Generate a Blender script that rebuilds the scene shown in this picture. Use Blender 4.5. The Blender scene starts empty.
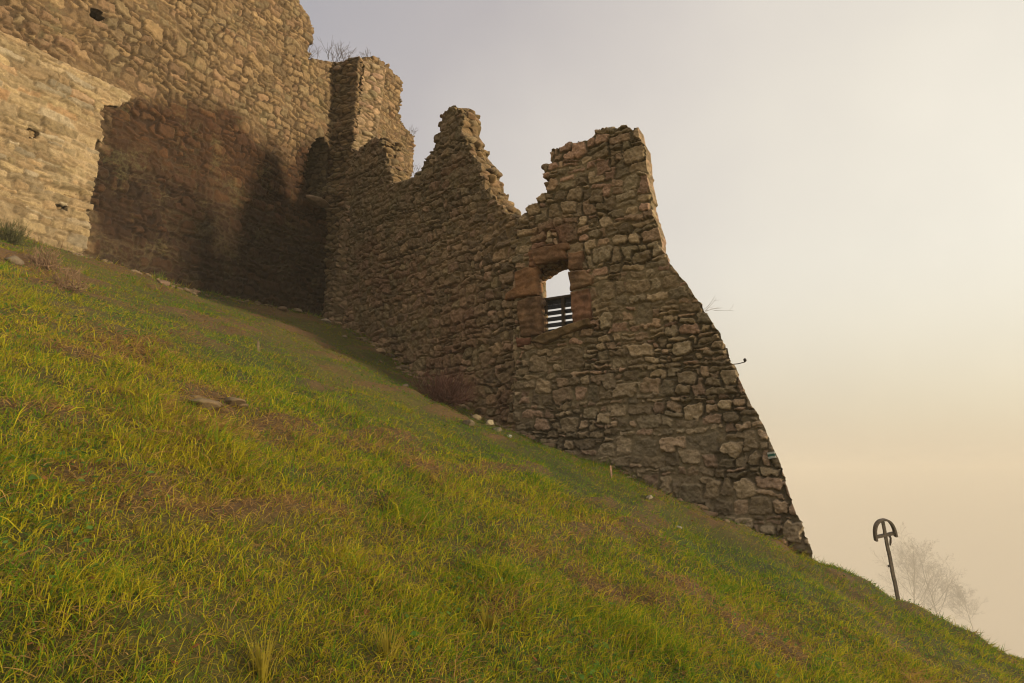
import bpy, math
import numpy as np

# ------------------------------------------------------------------ camera, world, sun, exposure
SC = bpy.context.scene
W_PX, H_PX, F_PX, PITCH = 1024, 683, 683.0, math.radians(10.7)
cam_d = bpy.data.cameras.new('camera')
cam_d.sensor_width = 36.0
cam_d.lens = 36.0 * F_PX / W_PX
cam_d.clip_start, cam_d.clip_end = 0.05, 20000
CAM = bpy.data.objects.new('camera', cam_d)
CAM.location = (0, 0, 0)
CAM.rotation_euler = (math.radians(90) + PITCH, 0, 0)
SC.collection.objects.link(CAM)
SC.camera = CAM

SUN_DIR = np.array([14.0, -3.7, 0.0]); SUN_DIR /= np.linalg.norm(SUN_DIR)
SUN_EL = math.radians(3.6)
SUN_DIR = np.array([SUN_DIR[0] * math.cos(SUN_EL), SUN_DIR[1] * math.cos(SUN_EL), math.sin(SUN_EL)])
sun_d = bpy.data.lights.new('sun', 'SUN')
sun_d.energy = 5.0
sun_d.angle = math.radians(6.0)
sun_d.color = (1.0, 0.82, 0.56)
sun_o = bpy.data.objects.new('sun', sun_d)
from mathutils import Vector
sun_o.rotation_euler = Vector(SUN_DIR).to_track_quat('Z', 'Y').to_euler()
sun_o.location = (30, -8, 20)
SC.collection.objects.link(sun_o)

world = bpy.data.worlds.new('World')
SC.world = world
world.use_nodes = True
nt = world.node_tree
nt.nodes.clear()


def N(t, kind, **kw):
    n = t.nodes.new(kind)
    for k, v in kw.items():
        setattr(n, k, v)
    return n


def math_node(t, op, a, b=None, c=None):
    n = N(t, 'ShaderNodeMath', operation=op)
    for i, v in enumerate((a, b, c)):
        if v is None:
            continue
        if isinstance(v, (int, float)):
            n.inputs[i].default_value = v
        else:
            t.links.new(v, n.inputs[i])
    return n.outputs[0]


def mix_col(t, fac, a, b, mode='MIX'):
    n = N(t, 'ShaderNodeMix', data_type='RGBA', blend_type=mode)
    for i, v in ((0, fac), (6, a), (7, b)):
        if isinstance(v, (int, float)):
            n.inputs[i].default_value = v
        elif isinstance(v, tuple):
            n.inputs[i].default_value = (*v[:3], 1)
        else:
            t.links.new(v, n.inputs[i])
    return n.outputs[2]


out = N(nt, 'ShaderNodeOutputWorld')
sky = N(nt, 'ShaderNodeTexSky', sky_type='NISHITA')
sky.sun_disc = False
sky.sun_elevation = SUN_EL
sky.sun_rotation = math.atan2(SUN_DIR[0], SUN_DIR[1])
sky.dust_density = 0.6
bg1 = N(nt, 'ShaderNodeBackground')
bg1.inputs[1].default_value = 0.05
# thin overcast: pale lavender overhead, thinning to bright cream towards the right-hand horizon
tc = N(nt, 'ShaderNodeTexCoord')
dotn = N(nt, 'ShaderNodeVectorMath', operation='DOT_PRODUCT')
nt.links.new(tc.outputs['Generated'], dotn.inputs[0])
gd = np.array([0.80, 0.57, 0.06]); gd /= np.linalg.norm(gd)
dotn.inputs[1].default_value = tuple(gd)
ramp = N(nt, 'ShaderNodeValToRGB')
cr = ramp.color_ramp
cr.elements[0].position = 0.02
cr.elements[0].color = (0.52, 0.46, 0.38, 1)  # sky behind the camera, raised as unseen added fill light
e = cr.elements.new(0.30); e.color = (0.335, 0.305, 0.315, 1)
cr.elements[-1].position = 1.0
cr.elements[-1].color = (0.78, 0.71, 0.595, 1)
e = cr.elements.new(0.50); e.color = (0.41, 0.365, 0.355, 1)
e = cr.elements.new(0.72); e.color = (0.58, 0.52, 0.465, 1)
e = cr.elements.new(0.90); e.color = (0.70, 0.635, 0.535, 1)
cn = N(nt, 'ShaderNodeTexNoise')
cn.inputs['Scale'].default_value = 1.7
cn.inputs['Detail'].default_value = 5
nt.links.new(tc.outputs['Generated'], cn.inputs['Vector'])
f = math_node(nt, 'ADD', math_node(nt, 'MULTIPLY', dotn.outputs['Value'], 1.0),
              math_node(nt, 'MULTIPLY', math_node(nt, 'SUBTRACT', cn.outputs[0], 0.5), 0.48))
nt.links.new(f, ramp.inputs[0])
bg2 = N(nt, 'ShaderNodeBackground')
bg2.inputs[1].default_value = 0.95
sx0 = N(nt, 'ShaderNodeSeparateXYZ')
nt.links.new(tc.outputs['Generated'], sx0.inputs[0])
hr = N(nt, 'ShaderNodeMapRange', interpolation_type='SMOOTHSTEP')
hr.inputs['From Min'].default_value = 0.30
hr.inputs['From Max'].default_value = -0.04
nt.links.new(sx0.outputs[2], hr.inputs['Value'])
nt.links.new(mix_col(nt, 1.0, sky.outputs[0], mix_col(nt, hr.outputs[0], (1.0, 1.0, 1.0), (0.25, 0.25, 0.25)), 'MULTIPLY'), bg1.inputs[0])   # mist veils the clear sky low down
low = mix_col(nt, hr.outputs[0], (1.0, 1.0, 1.0), (0.88, 0.82, 0.715))      # denser, tanner air near the horizon
nt.links.new(mix_col(nt, 1.0, ramp.outputs[0], low, 'MULTIPLY'), bg2.inputs[0])
# unseen sky overhead brightened as added fill for walls and grass
sx = N(nt, 'ShaderNodeSeparateXYZ')
nt.links.new(tc.outputs['Generated'], sx.inputs[0])
zr = N(nt, 'ShaderNodeMapRange', interpolation_type='SMOOTHSTEP')
zr.inputs['From Min'].default_value = 0.60
zr.inputs['From Max'].default_value = 0.95
zr.inputs['To Min'].default_value = 0.75
zr.inputs['To Max'].default_value = 2.3
nt.links.new(sx.outputs[2], zr.inputs['Value'])
nt.links.new(zr.outputs[0], bg2.inputs[1])
add = N(nt, 'ShaderNodeAddShader')
nt.links.new(bg1.outputs[0], add.inputs[0])
nt.links.new(bg2.outputs[0], add.inputs[1])
nt.links.new(add.outputs[0], out.inputs['Surface'])

SC.view_settings.view_transform = 'Standard'
SC.view_settings.look = 'None'
SC.view_settings.exposure = 0.62
SC.view_settings.gamma = 1.0
SC.view_settings.use_curve_mapping = False
SC.cycles.use_denoising = True
SC.cycles.denoising_prefilter = 'ACCURATE'
SC.cycles.filter_width = 1.1
SC.cycles.max_bounces = 6
SC.cycles.diffuse_bounces = 3
SC.cycles.transmission_bounces = 3
SC.cycles.volume_bounces = 3
SC.cycles.use_adaptive_sampling = False
SC.cycles.adaptive_threshold = 0.02

RNG = np.random.default_rng(7)

# ------------------------------------------------------------------ helpers: rays, noise
CP, SP = math.cos(PITCH), math.sin(PITCH)


def ray(px, py):
    u = (px - W_PX / 2) / F_PX
    v = (H_PX / 2 - py) / F_PX
    return np.array([u, CP - v * SP, SP + v * CP])


class Plane:
    """a vertical wall plane: origin O, direction D to the right (plan), front normal NRM"""
    def __init__(self, O, D, off=0.0):
        self.D = np.array(D, float) / np.hypot(*D)
        n = np.array([self.D[1], -self.D[0]])
        O = np.array(O, float)
        if n @ (-O) < 0:
            n = -n
        self.NRM = n
        self.O = O + n * off

    def hit(self, px, py, off=0.0):
        d = ray(px, py)
        O = self.O + self.NRM * off
        k = (self.NRM @ O) / (self.NRM @ d[:2])
        p = d * k
        return float((p[:2] - O) @ self.D), float(p[2])

    def pos(self, s, z, h):
        s = np.asarray(s, float); z = np.asarray(z, float); h = np.asarray(h, float)
        x = self.O[0] + self.D[0] * s + self.NRM[0] * h
        y = self.O[1] + self.D[1] * s + self.NRM[1] * h
        return np.stack([x, y, z + 0 * x], -1)


def hash_f(ix, iy, iz, seed=0):
    ix = np.asarray(ix).astype(np.int64); iy = np.asarray(iy).astype(np.int64); iz = np.asarray(iz).astype(np.int64)
    h = (ix * 374761393 + iy * 668265263 + iz * 2147483647 + seed * 1274126177) & 0xFFFFFFFF
    h = ((h ^ (h >> 13)) * 1274126177) & 0xFFFFFFFF
    h = ((h ^ (h >> 16)) * 2246822519) & 0xFFFFFFFF
    h = h ^ (h >> 15)
    return (h & 0xFFFFFF) / float(0xFFFFFF)


def vnoise(x, y, z=0.0, seed=0):
    x = np.asarray(x, float); y = np.asarray(y, float); z = np.asarray(z, float) + 0 * x
    ix, iy, iz = np.floor(x), np.floor(y), np.floor(z)
    fx, fy, fz = x - ix, y - iy, z - iz
    fx = fx * fx * (3 - 2 * fx); fy = fy * fy * (3 - 2 * fy); fz = fz * fz * (3 - 2 * fz)
    r = 0
    for a in (0, 1):
        for b in (0, 1):
            for c in (0, 1):
                w = (fx if a else 1 - fx) * (fy if b else 1 - fy) * (fz if c else 1 - fz)
                r = r + w * hash_f(ix + a, iy + b, iz + c, seed)
    return r * 2 - 1


def fbm(x, y, z=0.0, seed=0, oct=4, gain=0.5):
    r, a, f = 0, 1.0, 1.0
    for k in range(oct):
        r = r + a * vnoise(np.asarray(x) * f, np.asarray(y) * f, np.asarray(z) * f, seed + k * 17)
        a *= gain; f *= 2.03
    return r


def smooth(a, b, x):
    t = np.clip((x - a) / (b - a), 0, 1)
    return t * t * (3 - 2 * t)


def worley3(p, seed=0):
    """p (n,3) -> F1, F2, id hash"""
    ip = np.floor(p)
    f1 = np.full(len(p), 9.0); f2 = np.full(len(p), 9.0); idh = np.zeros(len(p))
    for a in (-1, 0, 1):
        for b in (-1, 0, 1):
            for c in (-1, 0, 1):
                q = ip + (a, b, c)
                o = np.stack([hash_f(q[:, 0], q[:, 1], q[:, 2], seed + k) for k in (1, 2, 3)], -1)
                d = np.linalg.norm(q + o - p, axis=1)
                hh = hash_f(q[:, 0], q[:, 1], q[:, 2], seed + 9)
                m = d < f1
                f2 = np.where(m, f1, np.minimum(f2, d))
                idh = np.where(m, hh, idh)
                f1 = np.where(m, d, f1)
    return f1, f2, idh


def in_poly(x, y, poly):
    r = np.zeros(np.shape(x), bool)
    n = len(poly)
    for i in range(n):
        x0, y0 = poly[i]; x1, y1 = poly[(i + 1) % n]
        if y0 == y1:
            continue
        c = ((y0 > y) != (y1 > y)) & (x < (x1 - x0) * (y - y0) / (y1 - y0) + x0)
        r ^= c
    return r


# ------------------------------------------------------------------ helpers: objects
def tag(o, label=None, cat=None, group=None, kind=None):
    if label: o['label'] = label
    if cat: o['category'] = cat
    if group: o['group'] = group
    if kind: o['kind'] = kind
    return o


def empty(name, loc=(0, 0, 0), rot=(0, 0, 0)):
    o = bpy.data.objects.new(name, None)
    o.location = loc
    o.rotation_euler = rot
    o.empty_display_size = 0.2
    SC.collection.objects.link(o)
    return o


def np_mesh(name, verts, faces_list, mat, parent=None, col=None, smooth_sh=True):
    """faces_list: list of int arrays (n,3) or (n,4). Vertices are world coordinates."""
    me = bpy.data.meshes.new(name)
    verts = np.asarray(verts, np.float32)
    if parent is not None:
        verts = verts - np.array(parent.location, np.float32)
    me.vertices.add(len(verts))
    me.vertices.foreach_set('co', verts.ravel())
    loops = np.concatenate([np.asarray(f, np.int32).ravel() for f in faces_list])
    sizes = np.concatenate([np.full(len(f), np.asarray(f).shape[1], np.int32) for f in faces_list])
    starts = np.concatenate([[0], np.cumsum(sizes)[:-1]]).astype(np.int32)
    me.loops.add(len(loops))
    me.loops.foreach_set('vertex_index', loops)
    me.polygons.add(len(sizes))
    me.polygons.foreach_set('loop_start', starts)
    me.polygons.foreach_set('loop_total', sizes)
    me.polygons.foreach_set('use_smooth', np.full(len(sizes), smooth_sh))
    me.update(calc_edges=True)
    if col is not None:
        a = me.attributes.new('col', 'FLOAT_COLOR', 'POINT')
        c = np.ones((len(verts), 4), np.float32)
        c[:, :3] = col
        a.data.foreach_set('color', c.ravel())
    me.materials.append(mat)
    o = bpy.data.objects.new(name, me)
    SC.collection.objects.link(o)
    if parent is not None:
        o.parent = parent
    return o


class MB:
    """collects small shapes into one mesh"""
    def __init__(self):
        self.v, self.q, self.t, self.c, self.n = [], [], [], [], 0

    def add(self, v, quads=None, tris=None, col=(1, 1, 1)):
        v = np.asarray(v, float)
        self.v.append(v)
        self.c.append(np.broadcast_to(np.asarray(col, float), (len(v), 3)))
        if quads is not None and len(quads):
            self.q.append(np.asarray(quads, int) + self.n)
        if tris is not None and len(tris):
            self.t.append(np.asarray(tris, int) + self.n)
        self.n += len(v)

    def tube(self, pts, rad, sides=6, col=(1, 1, 1), cap=True):
        pts = np.asarray(pts, float); n = len(pts)
        rad = np.broadcast_to(rad, (n,))
        vs = []
        for i in range(n):
            d = pts[min(i + 1, n - 1)] - pts[max(i - 1, 0)]
            d = d / (np.linalg.norm(d) + 1e-9)
            a = np.cross(d, (0, 0, 1.0) if abs(d[2]) < 0.9 else (1.0, 0, 0)); a /= np.linalg.norm(a)
            b = np.cross(d, a)
            th = np.arange(sides) * 2 * math.pi / sides
            vs.append(pts[i] + rad[i] * (np.cos(th)[:, None] * a + np.sin(th)[:, None] * b))
        q = []
        for i in range(n - 1):
            for k in range(sides):
                k2 = (k + 1) % sides
                q.append((i * sides + k, i * sides + k2, (i + 1) * sides + k2, (i + 1) * sides + k))
        v = np.concatenate(vs)
        tr = []
        if cap:
            v = np.concatenate([v, pts[:1], pts[-1:]])
            for k in range(sides):
                k2 = (k + 1) % sides
                tr.append((n * sides, k2, k))
                tr.append((n * sides + 1, (n - 1) * sides + k, (n - 1) * sides + k2))
        self.add(v, q, tr, col)

    def box(self, c, ax, hs, col=(1, 1, 1), jit=0.0, rng=None):
        """centre, 3 axes, half sizes"""
        c = np.asarray(c, float); ax = np.asarray(ax, float)
        s = np.array([(i, j, k) for i in (-1, 1) for j in (-1, 1) for k in (-1, 1)], float)
        v = c + (s * np.asarray(hs)) @ ax
        if jit:
            v = v + rng.normal(0, jit, v.shape)
        self.add(v, [(0, 1, 3, 2), (4, 6, 7, 5), (0, 4, 5, 1), (2, 3, 7, 6), (0, 2, 6, 4), (1, 5, 7, 3)], None, col)

    def build(self, name, mat, parent=None, smooth_sh=False):
        fl = []
        if self.q: fl.append(np.concatenate(self.q))
        if self.t: fl.append(np.concatenate(self.t))
        return np_mesh(name, np.concatenate(self.v), fl, mat, parent, np.concatenate(self.c), smooth_sh)


def ico(sub=2):
    t = (1 + 5 ** 0.5) / 2
    v = [(-1, t, 0), (1, t, 0), (-1, -t, 0), (1, -t, 0), (0, -1, t), (0, 1, t), (0, -1, -t), (0, 1, -t), (t, 0, -1), (t, 0, 1), (-t, 0, -1), (-t, 0, 1)]
    v = [np.array(p) / np.linalg.norm(p) for p in v]
    f = [(0, 11, 5), (0, 5, 1), (0, 1, 7), (0, 7, 10), (0, 10, 11), (1, 5, 9), (5, 11, 4), (11, 10, 2), (10, 7, 6), (7, 1, 8),
         (3, 9, 4), (3, 4, 2), (3, 2, 6), (3, 6, 8), (3, 8, 9), (4, 9, 5), (2, 4, 11), (6, 2, 10), (8, 6, 7), (9, 8, 1)]
    for _ in range(sub):
        m, nf = {}, []
        def mid(a, b):
            k = (min(a, b), max(a, b))
            if k not in m:
                p = v[a] + v[b]
                v.append(p / np.linalg.norm(p)); m[k] = len(v) - 1
            return m[k]
        for a, b, c in f:
            ab, bc, ca = mid(a, b), mid(b, c), mid(c, a)
            nf += [(a, ab, ca), (b, bc, ab), (c, ca, bc), (ab, bc, ca)]
        f = nf
    return np.array(v), np.array(f)


ICO1, ICO1F = ico(1)
ICO2, ICO2F = ico(2)
ICO3, ICO3F = ico(3)


def boulder(rng, hi=False):
    """angular stone, unit-ish size: a ball cut by random planes"""
    v = (ICO3 if hi else ICO2).copy()
    for _ in range(11):
        n = rng.normal(size=3); n /= np.linalg.norm(n)
        d = rng.uniform(0.55, 0.85)
        k = v @ n - d
        v = v - np.outer(np.maximum(k, 0), n) * 0.95
    v += 0.04 * fbm(v[:, 0] * 3, v[:, 1] * 3, v[:, 2] * 3, seed=int(rng.integers(999)), oct=3)[:, None] * v
    return v, (ICO3F if hi else ICO2F)


# ------------------------------------------------------------------ helpers: materials
def mat_base(name):
    m = bpy.data.materials.new(name)
    m.use_nodes = True
    t = m.node_tree
    b = t.nodes['Principled BSDF']
    b.inputs['Roughness'].default_value = 0.9
    b.inputs['Specular IOR Level'].default_value = 0.25
    return m, t, b


def attr_col(t):
    a = N(t, 'ShaderNodeAttribute', attribute_name='col')
    return a.outputs['Color']


def obj_noise(t, scale, detail=5, rough=0.6, dist=0.0):
    c = N(t, 'ShaderNodeTexCoord')
    n = N(t, 'ShaderNodeTexNoise')
    n.inputs['Scale'].default_value = scale
    n.inputs['Detail'].default_value = detail
    n.inputs['Roughness'].default_value = rough
    n.inputs['Distortion'].default_value = dist
    t.links.new(c.outputs['Object'], n.inputs['Vector'])
    return n.outputs[0]


def ramp2(t, fac, p0, c0, p1, c1):
    r = N(t, 'ShaderNodeValToRGB')
    r.color_ramp.elements[0].position = p0; r.color_ramp.elements[0].color = (*c0, 1)
    r.color_ramp.elements[1].position = p1; r.color_ramp.elements[1].color = (*c1, 1)
    t.links.new(fac, r.inputs[0])
    return r.outputs[0]


def stone_material(name, bump=0.6, moss=0.25):
    m, t, b = mat_base(name)
    base = attr_col(t)
    n1 = obj_noise(t, 9.0, 8, 0.65)
    n2 = obj_noise(t, 42.0, 6, 0.7)
    n3 = obj_noise(t, 1.3, 4, 0.6)
    c = mix_col(t, 1.0, base, ramp2(t, n1, 0.28, (0.62, 0.60, 0.58), 0.72, (1.30, 1.27, 1.22)), 'MULTIPLY')
    c = mix_col(t, 1.0, c, ramp2(t, n2, 0.3, (0.72, 0.72, 0.72), 0.7, (1.25, 1.25, 1.25)), 'MULTIPLY')
    # lichen and moss specks
    lich = ramp2(t, math_node(t, 'ADD', math_node(t, 'MULTIPLY', n3, 0.55), math_node(t, 'MULTIPLY', obj_noise(t, 17, 5, 0.7), 0.45)),
                 0.53, (0, 0, 0), 0.62, (1, 1, 1))
    c = mix_col(t, math_node(t, 'MULTIPLY', lich, moss), c, (0.17, 0.16, 0.07))
    t.links.new(c, b.inputs['Base Color'])
    bp = N(t, 'ShaderNodeBump')
    bp.inputs['Strength'].default_value = bump
    bp.inputs['Distance'].default_value = 0.02
    hsum = math_node(t, 'ADD', math_node(t, 'MULTIPLY', n1, 0.6), math_node(t, 'MULTIPLY', n2, 0.4))
    t.links.new(hsum, bp.inputs['Height'])
    t.links.new(bp.outputs[0], b.inputs['Normal'])
    return m


M_STONE = stone_material('rubble_stone', 0.8, 0.20)
M_PALE = stone_material('pale_stone', 0.5, 0.15)
M_SAND = stone_material('sandstone', 0.6, 0.12)


def simple_mat(name, rough=0.85, bump_scale=None, var=0.35):
    m, t, b = mat_base(name)
    b.inputs['Roughness'].default_value = rough
    n = obj_noise(t, bump_scale or 30, 5, 0.6)
    c = mix_col(t, 1.0, attr_col(t), ramp2(t, n, 0.3, (1 - var,) * 3, 0.7, (1 + var,) * 3), 'MULTIPLY')
    t.links.new(c, b.inputs['Base Color'])
    bp = N(t, 'ShaderNodeBump')
    bp.inputs['Strength'].default_value = 0.4
    bp.inputs['Distance'].default_value = 0.01
    t.links.new(n, bp.inputs['Height'])
    t.links.new(bp.outputs[0], b.inputs['Normal'])
    return m


M_WOOD = simple_mat('weathered_wood', 0.8, 25, 0.4)
M_TWIG = simple_mat('twig_bark', 0.9, 40, 0.3)
M_METAL = simple_mat('rusty_metal', 0.6, 60, 0.3)
M_PAINT = simple_mat('old_paint', 0.7, 80, 0.12)

m, t, b = mat_base('grass_blades')
c = attr_col(t)
t.links.new(c, b.inputs['Base Color'])
b.inputs['Roughness'].default_value = 0.8
b.inputs['Specular IOR Level'].default_value = 0.08
tl = N(t, 'ShaderNodeBsdfTranslucent')
t.links.new(c, tl.inputs[0])
mx = N(t, 'ShaderNodeMixShader')
mx.inputs[0].default_value = 0.45
t.links.new(b.outputs[0], mx.inputs[1])
t.links.new(tl.outputs[0], mx.inputs[2])
t.links.new(mx.outputs[0], t.nodes['Material Output'].inputs['Surface'])
M_GRASS = m

m, t, b = mat_base('hill_soil')
n1 = obj_noise(t, 22, 6, 0.7)
c = mix_col(t, 1.0, attr_col(t), ramp2(t, n1, 0.3, (0.55, 0.55, 0.55), 0.7, (1.35, 1.3, 1.2)), 'MULTIPLY')
t.links.new(c, b.inputs['Base Color'])
bp = N(t, 'ShaderNodeBump'); bp.inputs['Strength'].default_value = 0.8; bp.inputs['Distance'].default_value = 0.04
t.links.new(n1, bp.inputs['Height']); t.links.new(bp.outputs[0], b.inputs['Normal'])
M_SOIL = m

# ------------------------------------------------------------------ layout of the walls (plan)
W0 = np.array([0.88, 14.0])
D_R = np.array([0.848, -0.53])                 # wall with the window, right of the bend
BEND = W0 + D_R * -0.96
D_L = np.array([0.695, -0.719])                # left of the bend
T_E = BEND - D_L * 7.17                         # front edge of the tower stub
D_T = np.array([0.545, -0.839])
CORNER = T_E - D_T * 1.05
D_C = np.array([0.438, 0.899])                 # curtain wall, receding to the right
P_R = Plane(W0, D_R)
P_L = Plane(BEND, D_L)
P_T = Plane(CORNER, D_T)
P_C = Plane(CORNER, D_C)
P_E = Plane(T_E, D_C)                          # lit end face of the tower stub

# ------------------------------------------------------------------ the hill
GA, GB, GC = -1.6, -0.399, 0.185
R0 = np.array([4.9, 11.25]); R1 = np.array([7.3, 9.75])
RD = (R1 - R0) / np.linalg.norm(R1 - R0)
RN = np.array([-RD[1], RD[0]])
if RN @ R0 < 0: RN = -RN


def terr_base(x, y):
    # long slope that flattens uphill and turns into a valley far away
    xl = np.where(x < -11, -11 - 6 * (1 - np.exp((x + 11) / 6.0)), x)
    yl = np.where(y > 24, 24 + 6 * (1 - np.exp(-(y - 24) / 6.0)), y)
    z = GA + GB * xl + GC * yl
    q = (x - R0[0]) * RN[0] + (y - R0[1]) * RN[1]
    a = (x - R0[0]) * RD[0] + (y - R0[1]) * RD[1]
    k = smooth(-9.5, -3.0, a)                       # the crest fades out behind the ruin
    w = 0.55
    sp = (np.sqrt(q * q + w * w) + q) * 0.5
    z = z - (0.62 + 0.1 * smooth(0, 4, a)) * sp * (0.12 + 0.88 * k)
    r = np.hypot(x, y)
    floor_z = -100.0 + 3 * fbm(x / 90.0, y / 90.0, seed=5, oct=2)
    z = np.maximum(z, floor_z + 0 * z)
    far = smooth(45, 300, r)
    return z * (1 - far) + floor_z * far


def bumps(x, y):
    r = np.hypot(x, y)
    fade = 1 - smooth(24, 40, r)
    # trodden terraces run along the contour
    nx, ny = -0.907, 0.421
    al = x * ny - y * nx; ac = x * nx + y * ny
    b = 0.060 * fbm(ac * 1.6, al * 0.55, seed=11, oct=3)
    b = b + 0.036 * fbm(x * 2.3, y * 2.3, seed=21, oct=3)
    b = b + 0.05 * smooth(0.25, 0.9, fbm(ac * 2.2 + 7, al * 0.8, seed=31, oct=2))
    return b * fade


def terr(x, y):
    x = np.asarray(x, float); y = np.asarray(y, float)
    num = 0; den = 0.35
    for cx, cy, dz in FIT:
        w = np.exp(-((x - cx) ** 2 + (y - cy) ** 2) / (2 * 1.3 ** 2))
        num = num + w * dz; den = den + w
    return terr_base(x, y) + bumps(x, y) + num / den


# small corrections read off where the grass meets the masonry
FIT = [(-10.1, 12.8, -.05), (-9.4, 14.3, -.18), (-8.55, 16.0, -.26), (-7.5, 18.2, -.12), (-6.3, 20.7, .34), (-6.1, 21.8, .4), (-4.55, 19.4, .38),
       (-3.9, 18.6, .15), (-2.0, 16.7, -.18), (-.7, 15.3, -.4), (0, 14.6, -.3), (.58, 14.2, -.05), (1.7, 13.5, .08), (2.7, 12.85, .08), (3.6, 12.3, .13),
       (4.45, 11.8, .15), (4.85, 11.5, .33), (0, 10, 0), (3, 8, 0), (-4, 12, 0), (-7, 11, 0), (-3, 9, 0)]


WORN = []          # worn earthy spots on the slope (x, y, width)


def soilness(x, y):
    """0 grass .. 1 bare brown thatch; scattered worn patches, shade painted in upslope"""
    nx, ny = -0.907, 0.421
    al = x * ny - y * nx; ac = x * nx + y * ny
    s = smooth(0.28, 0.75, fbm(ac * 2.2 + 7, al * 0.8, seed=31, oct=3))
    s2 = smooth(0.10, 0.75, fbm(x * 1.1, y * 1.1, seed=41, oct=4))
    r = s * 0.72 + s2 * 0.22 + smooth(8.5, 13, y) * (0.06 + 0.26 * smooth(-0.1, 0.6, fbm(x * 0.9, y * 0.9, seed=43, oct=4)))  # the upslope term paints shade as browner ground
    for cx, cy, wd in WORN:
        r = r + 0.95 * np.exp(-(((x - cx) * 0.9 + (y - cy) * 0.42) ** 2 * 2.2 + ((x - cx) * 0.42 - (y - cy) * 0.9) ** 2 * 0.7) / wd ** 2)
    return np.clip(r, 0, 1)


def greenness(x, y):
    g = 0.60 + 0.55 * fbm(x * 0.55 + 3, y * 0.55, seed=51, oct=4)
    return np.clip(g, 0, 1)


def grow(lo, hi, step, ext):
    mid = np.arange(lo, hi + step, step)
    a, d, l = [], step, hi
    while l < ext:
        d *= 1.16; l += d; a.append(l)
    b, d, l = [], step, lo
    while l > -ext:
        d *= 1.16; l -= d; b.append(l)
    return np.array(b[::-1] + list(mid) + a)


def ground_hit(px, py):
    d = ray(px, py)
    k = np.linspace(1.0, 60.0, 12000)
    p = d[None, :] * k[:, None]
    below = p[:, 2] < terr(p[:, 0], p[:, 1])
    i = int(np.argmax(below))
    if not below.any():
        i = 3000
    q_ = p[i].copy()
    q_[2] = terr(q_[0], q_[1])
    return q_


for wx_, wy_, ww_ in ((215, 401, .55), (50, 278, .9), (862, 606, .35), (700, 592, .4), (590, 578, .35), (120, 345, .6), (790, 640, .4), (15, 255, .6), (430, 470, .3)):
    g_ = ground_hit(wx_, wy_)
    WORN.append((float(g_[0]), float(g_[1]), ww_))

gx = grow(-12.5, 11.5, 0.075, 3800.0)
gy = grow(1.2, 22.0, 0.075, 3800.0)
GX, GY = np.meshgrid(gx, gy, indexing='ij')
GZ = terr(GX, GY)
so = soilness(GX, GY); gr = greenness(GX, GY)
c_g = np.array([0.034, 0.042, 0.007]); c_s = np.array([0.095, 0.054, 0.021]); c_y = np.array([0.080, 0.068, 0.011])
colg = c_g * (gr[..., None]) + c_y * (1 - gr[..., None])
colg = colg * (1 - so[..., None]) + c_s * so[..., None]
fr = smooth(40, 110, np.hypot(GX, GY))[..., None]          # mist brightness painted onto the valley floor, also lighting the haze
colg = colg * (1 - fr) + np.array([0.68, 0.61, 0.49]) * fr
ii = np.arange(len(gx) - 1)[:, None] * len(gy) + np.arange(len(gy) - 1)[None, :]
q = np.stack([ii, ii + len(gy), ii + len(gy) + 1, ii + 1], -1).reshape(-1, 4)
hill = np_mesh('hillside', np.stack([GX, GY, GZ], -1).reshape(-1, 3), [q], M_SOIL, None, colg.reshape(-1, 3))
tag(hill, 'steep grassy castle hill falling away to the right', 'hill', kind='structure')


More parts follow.
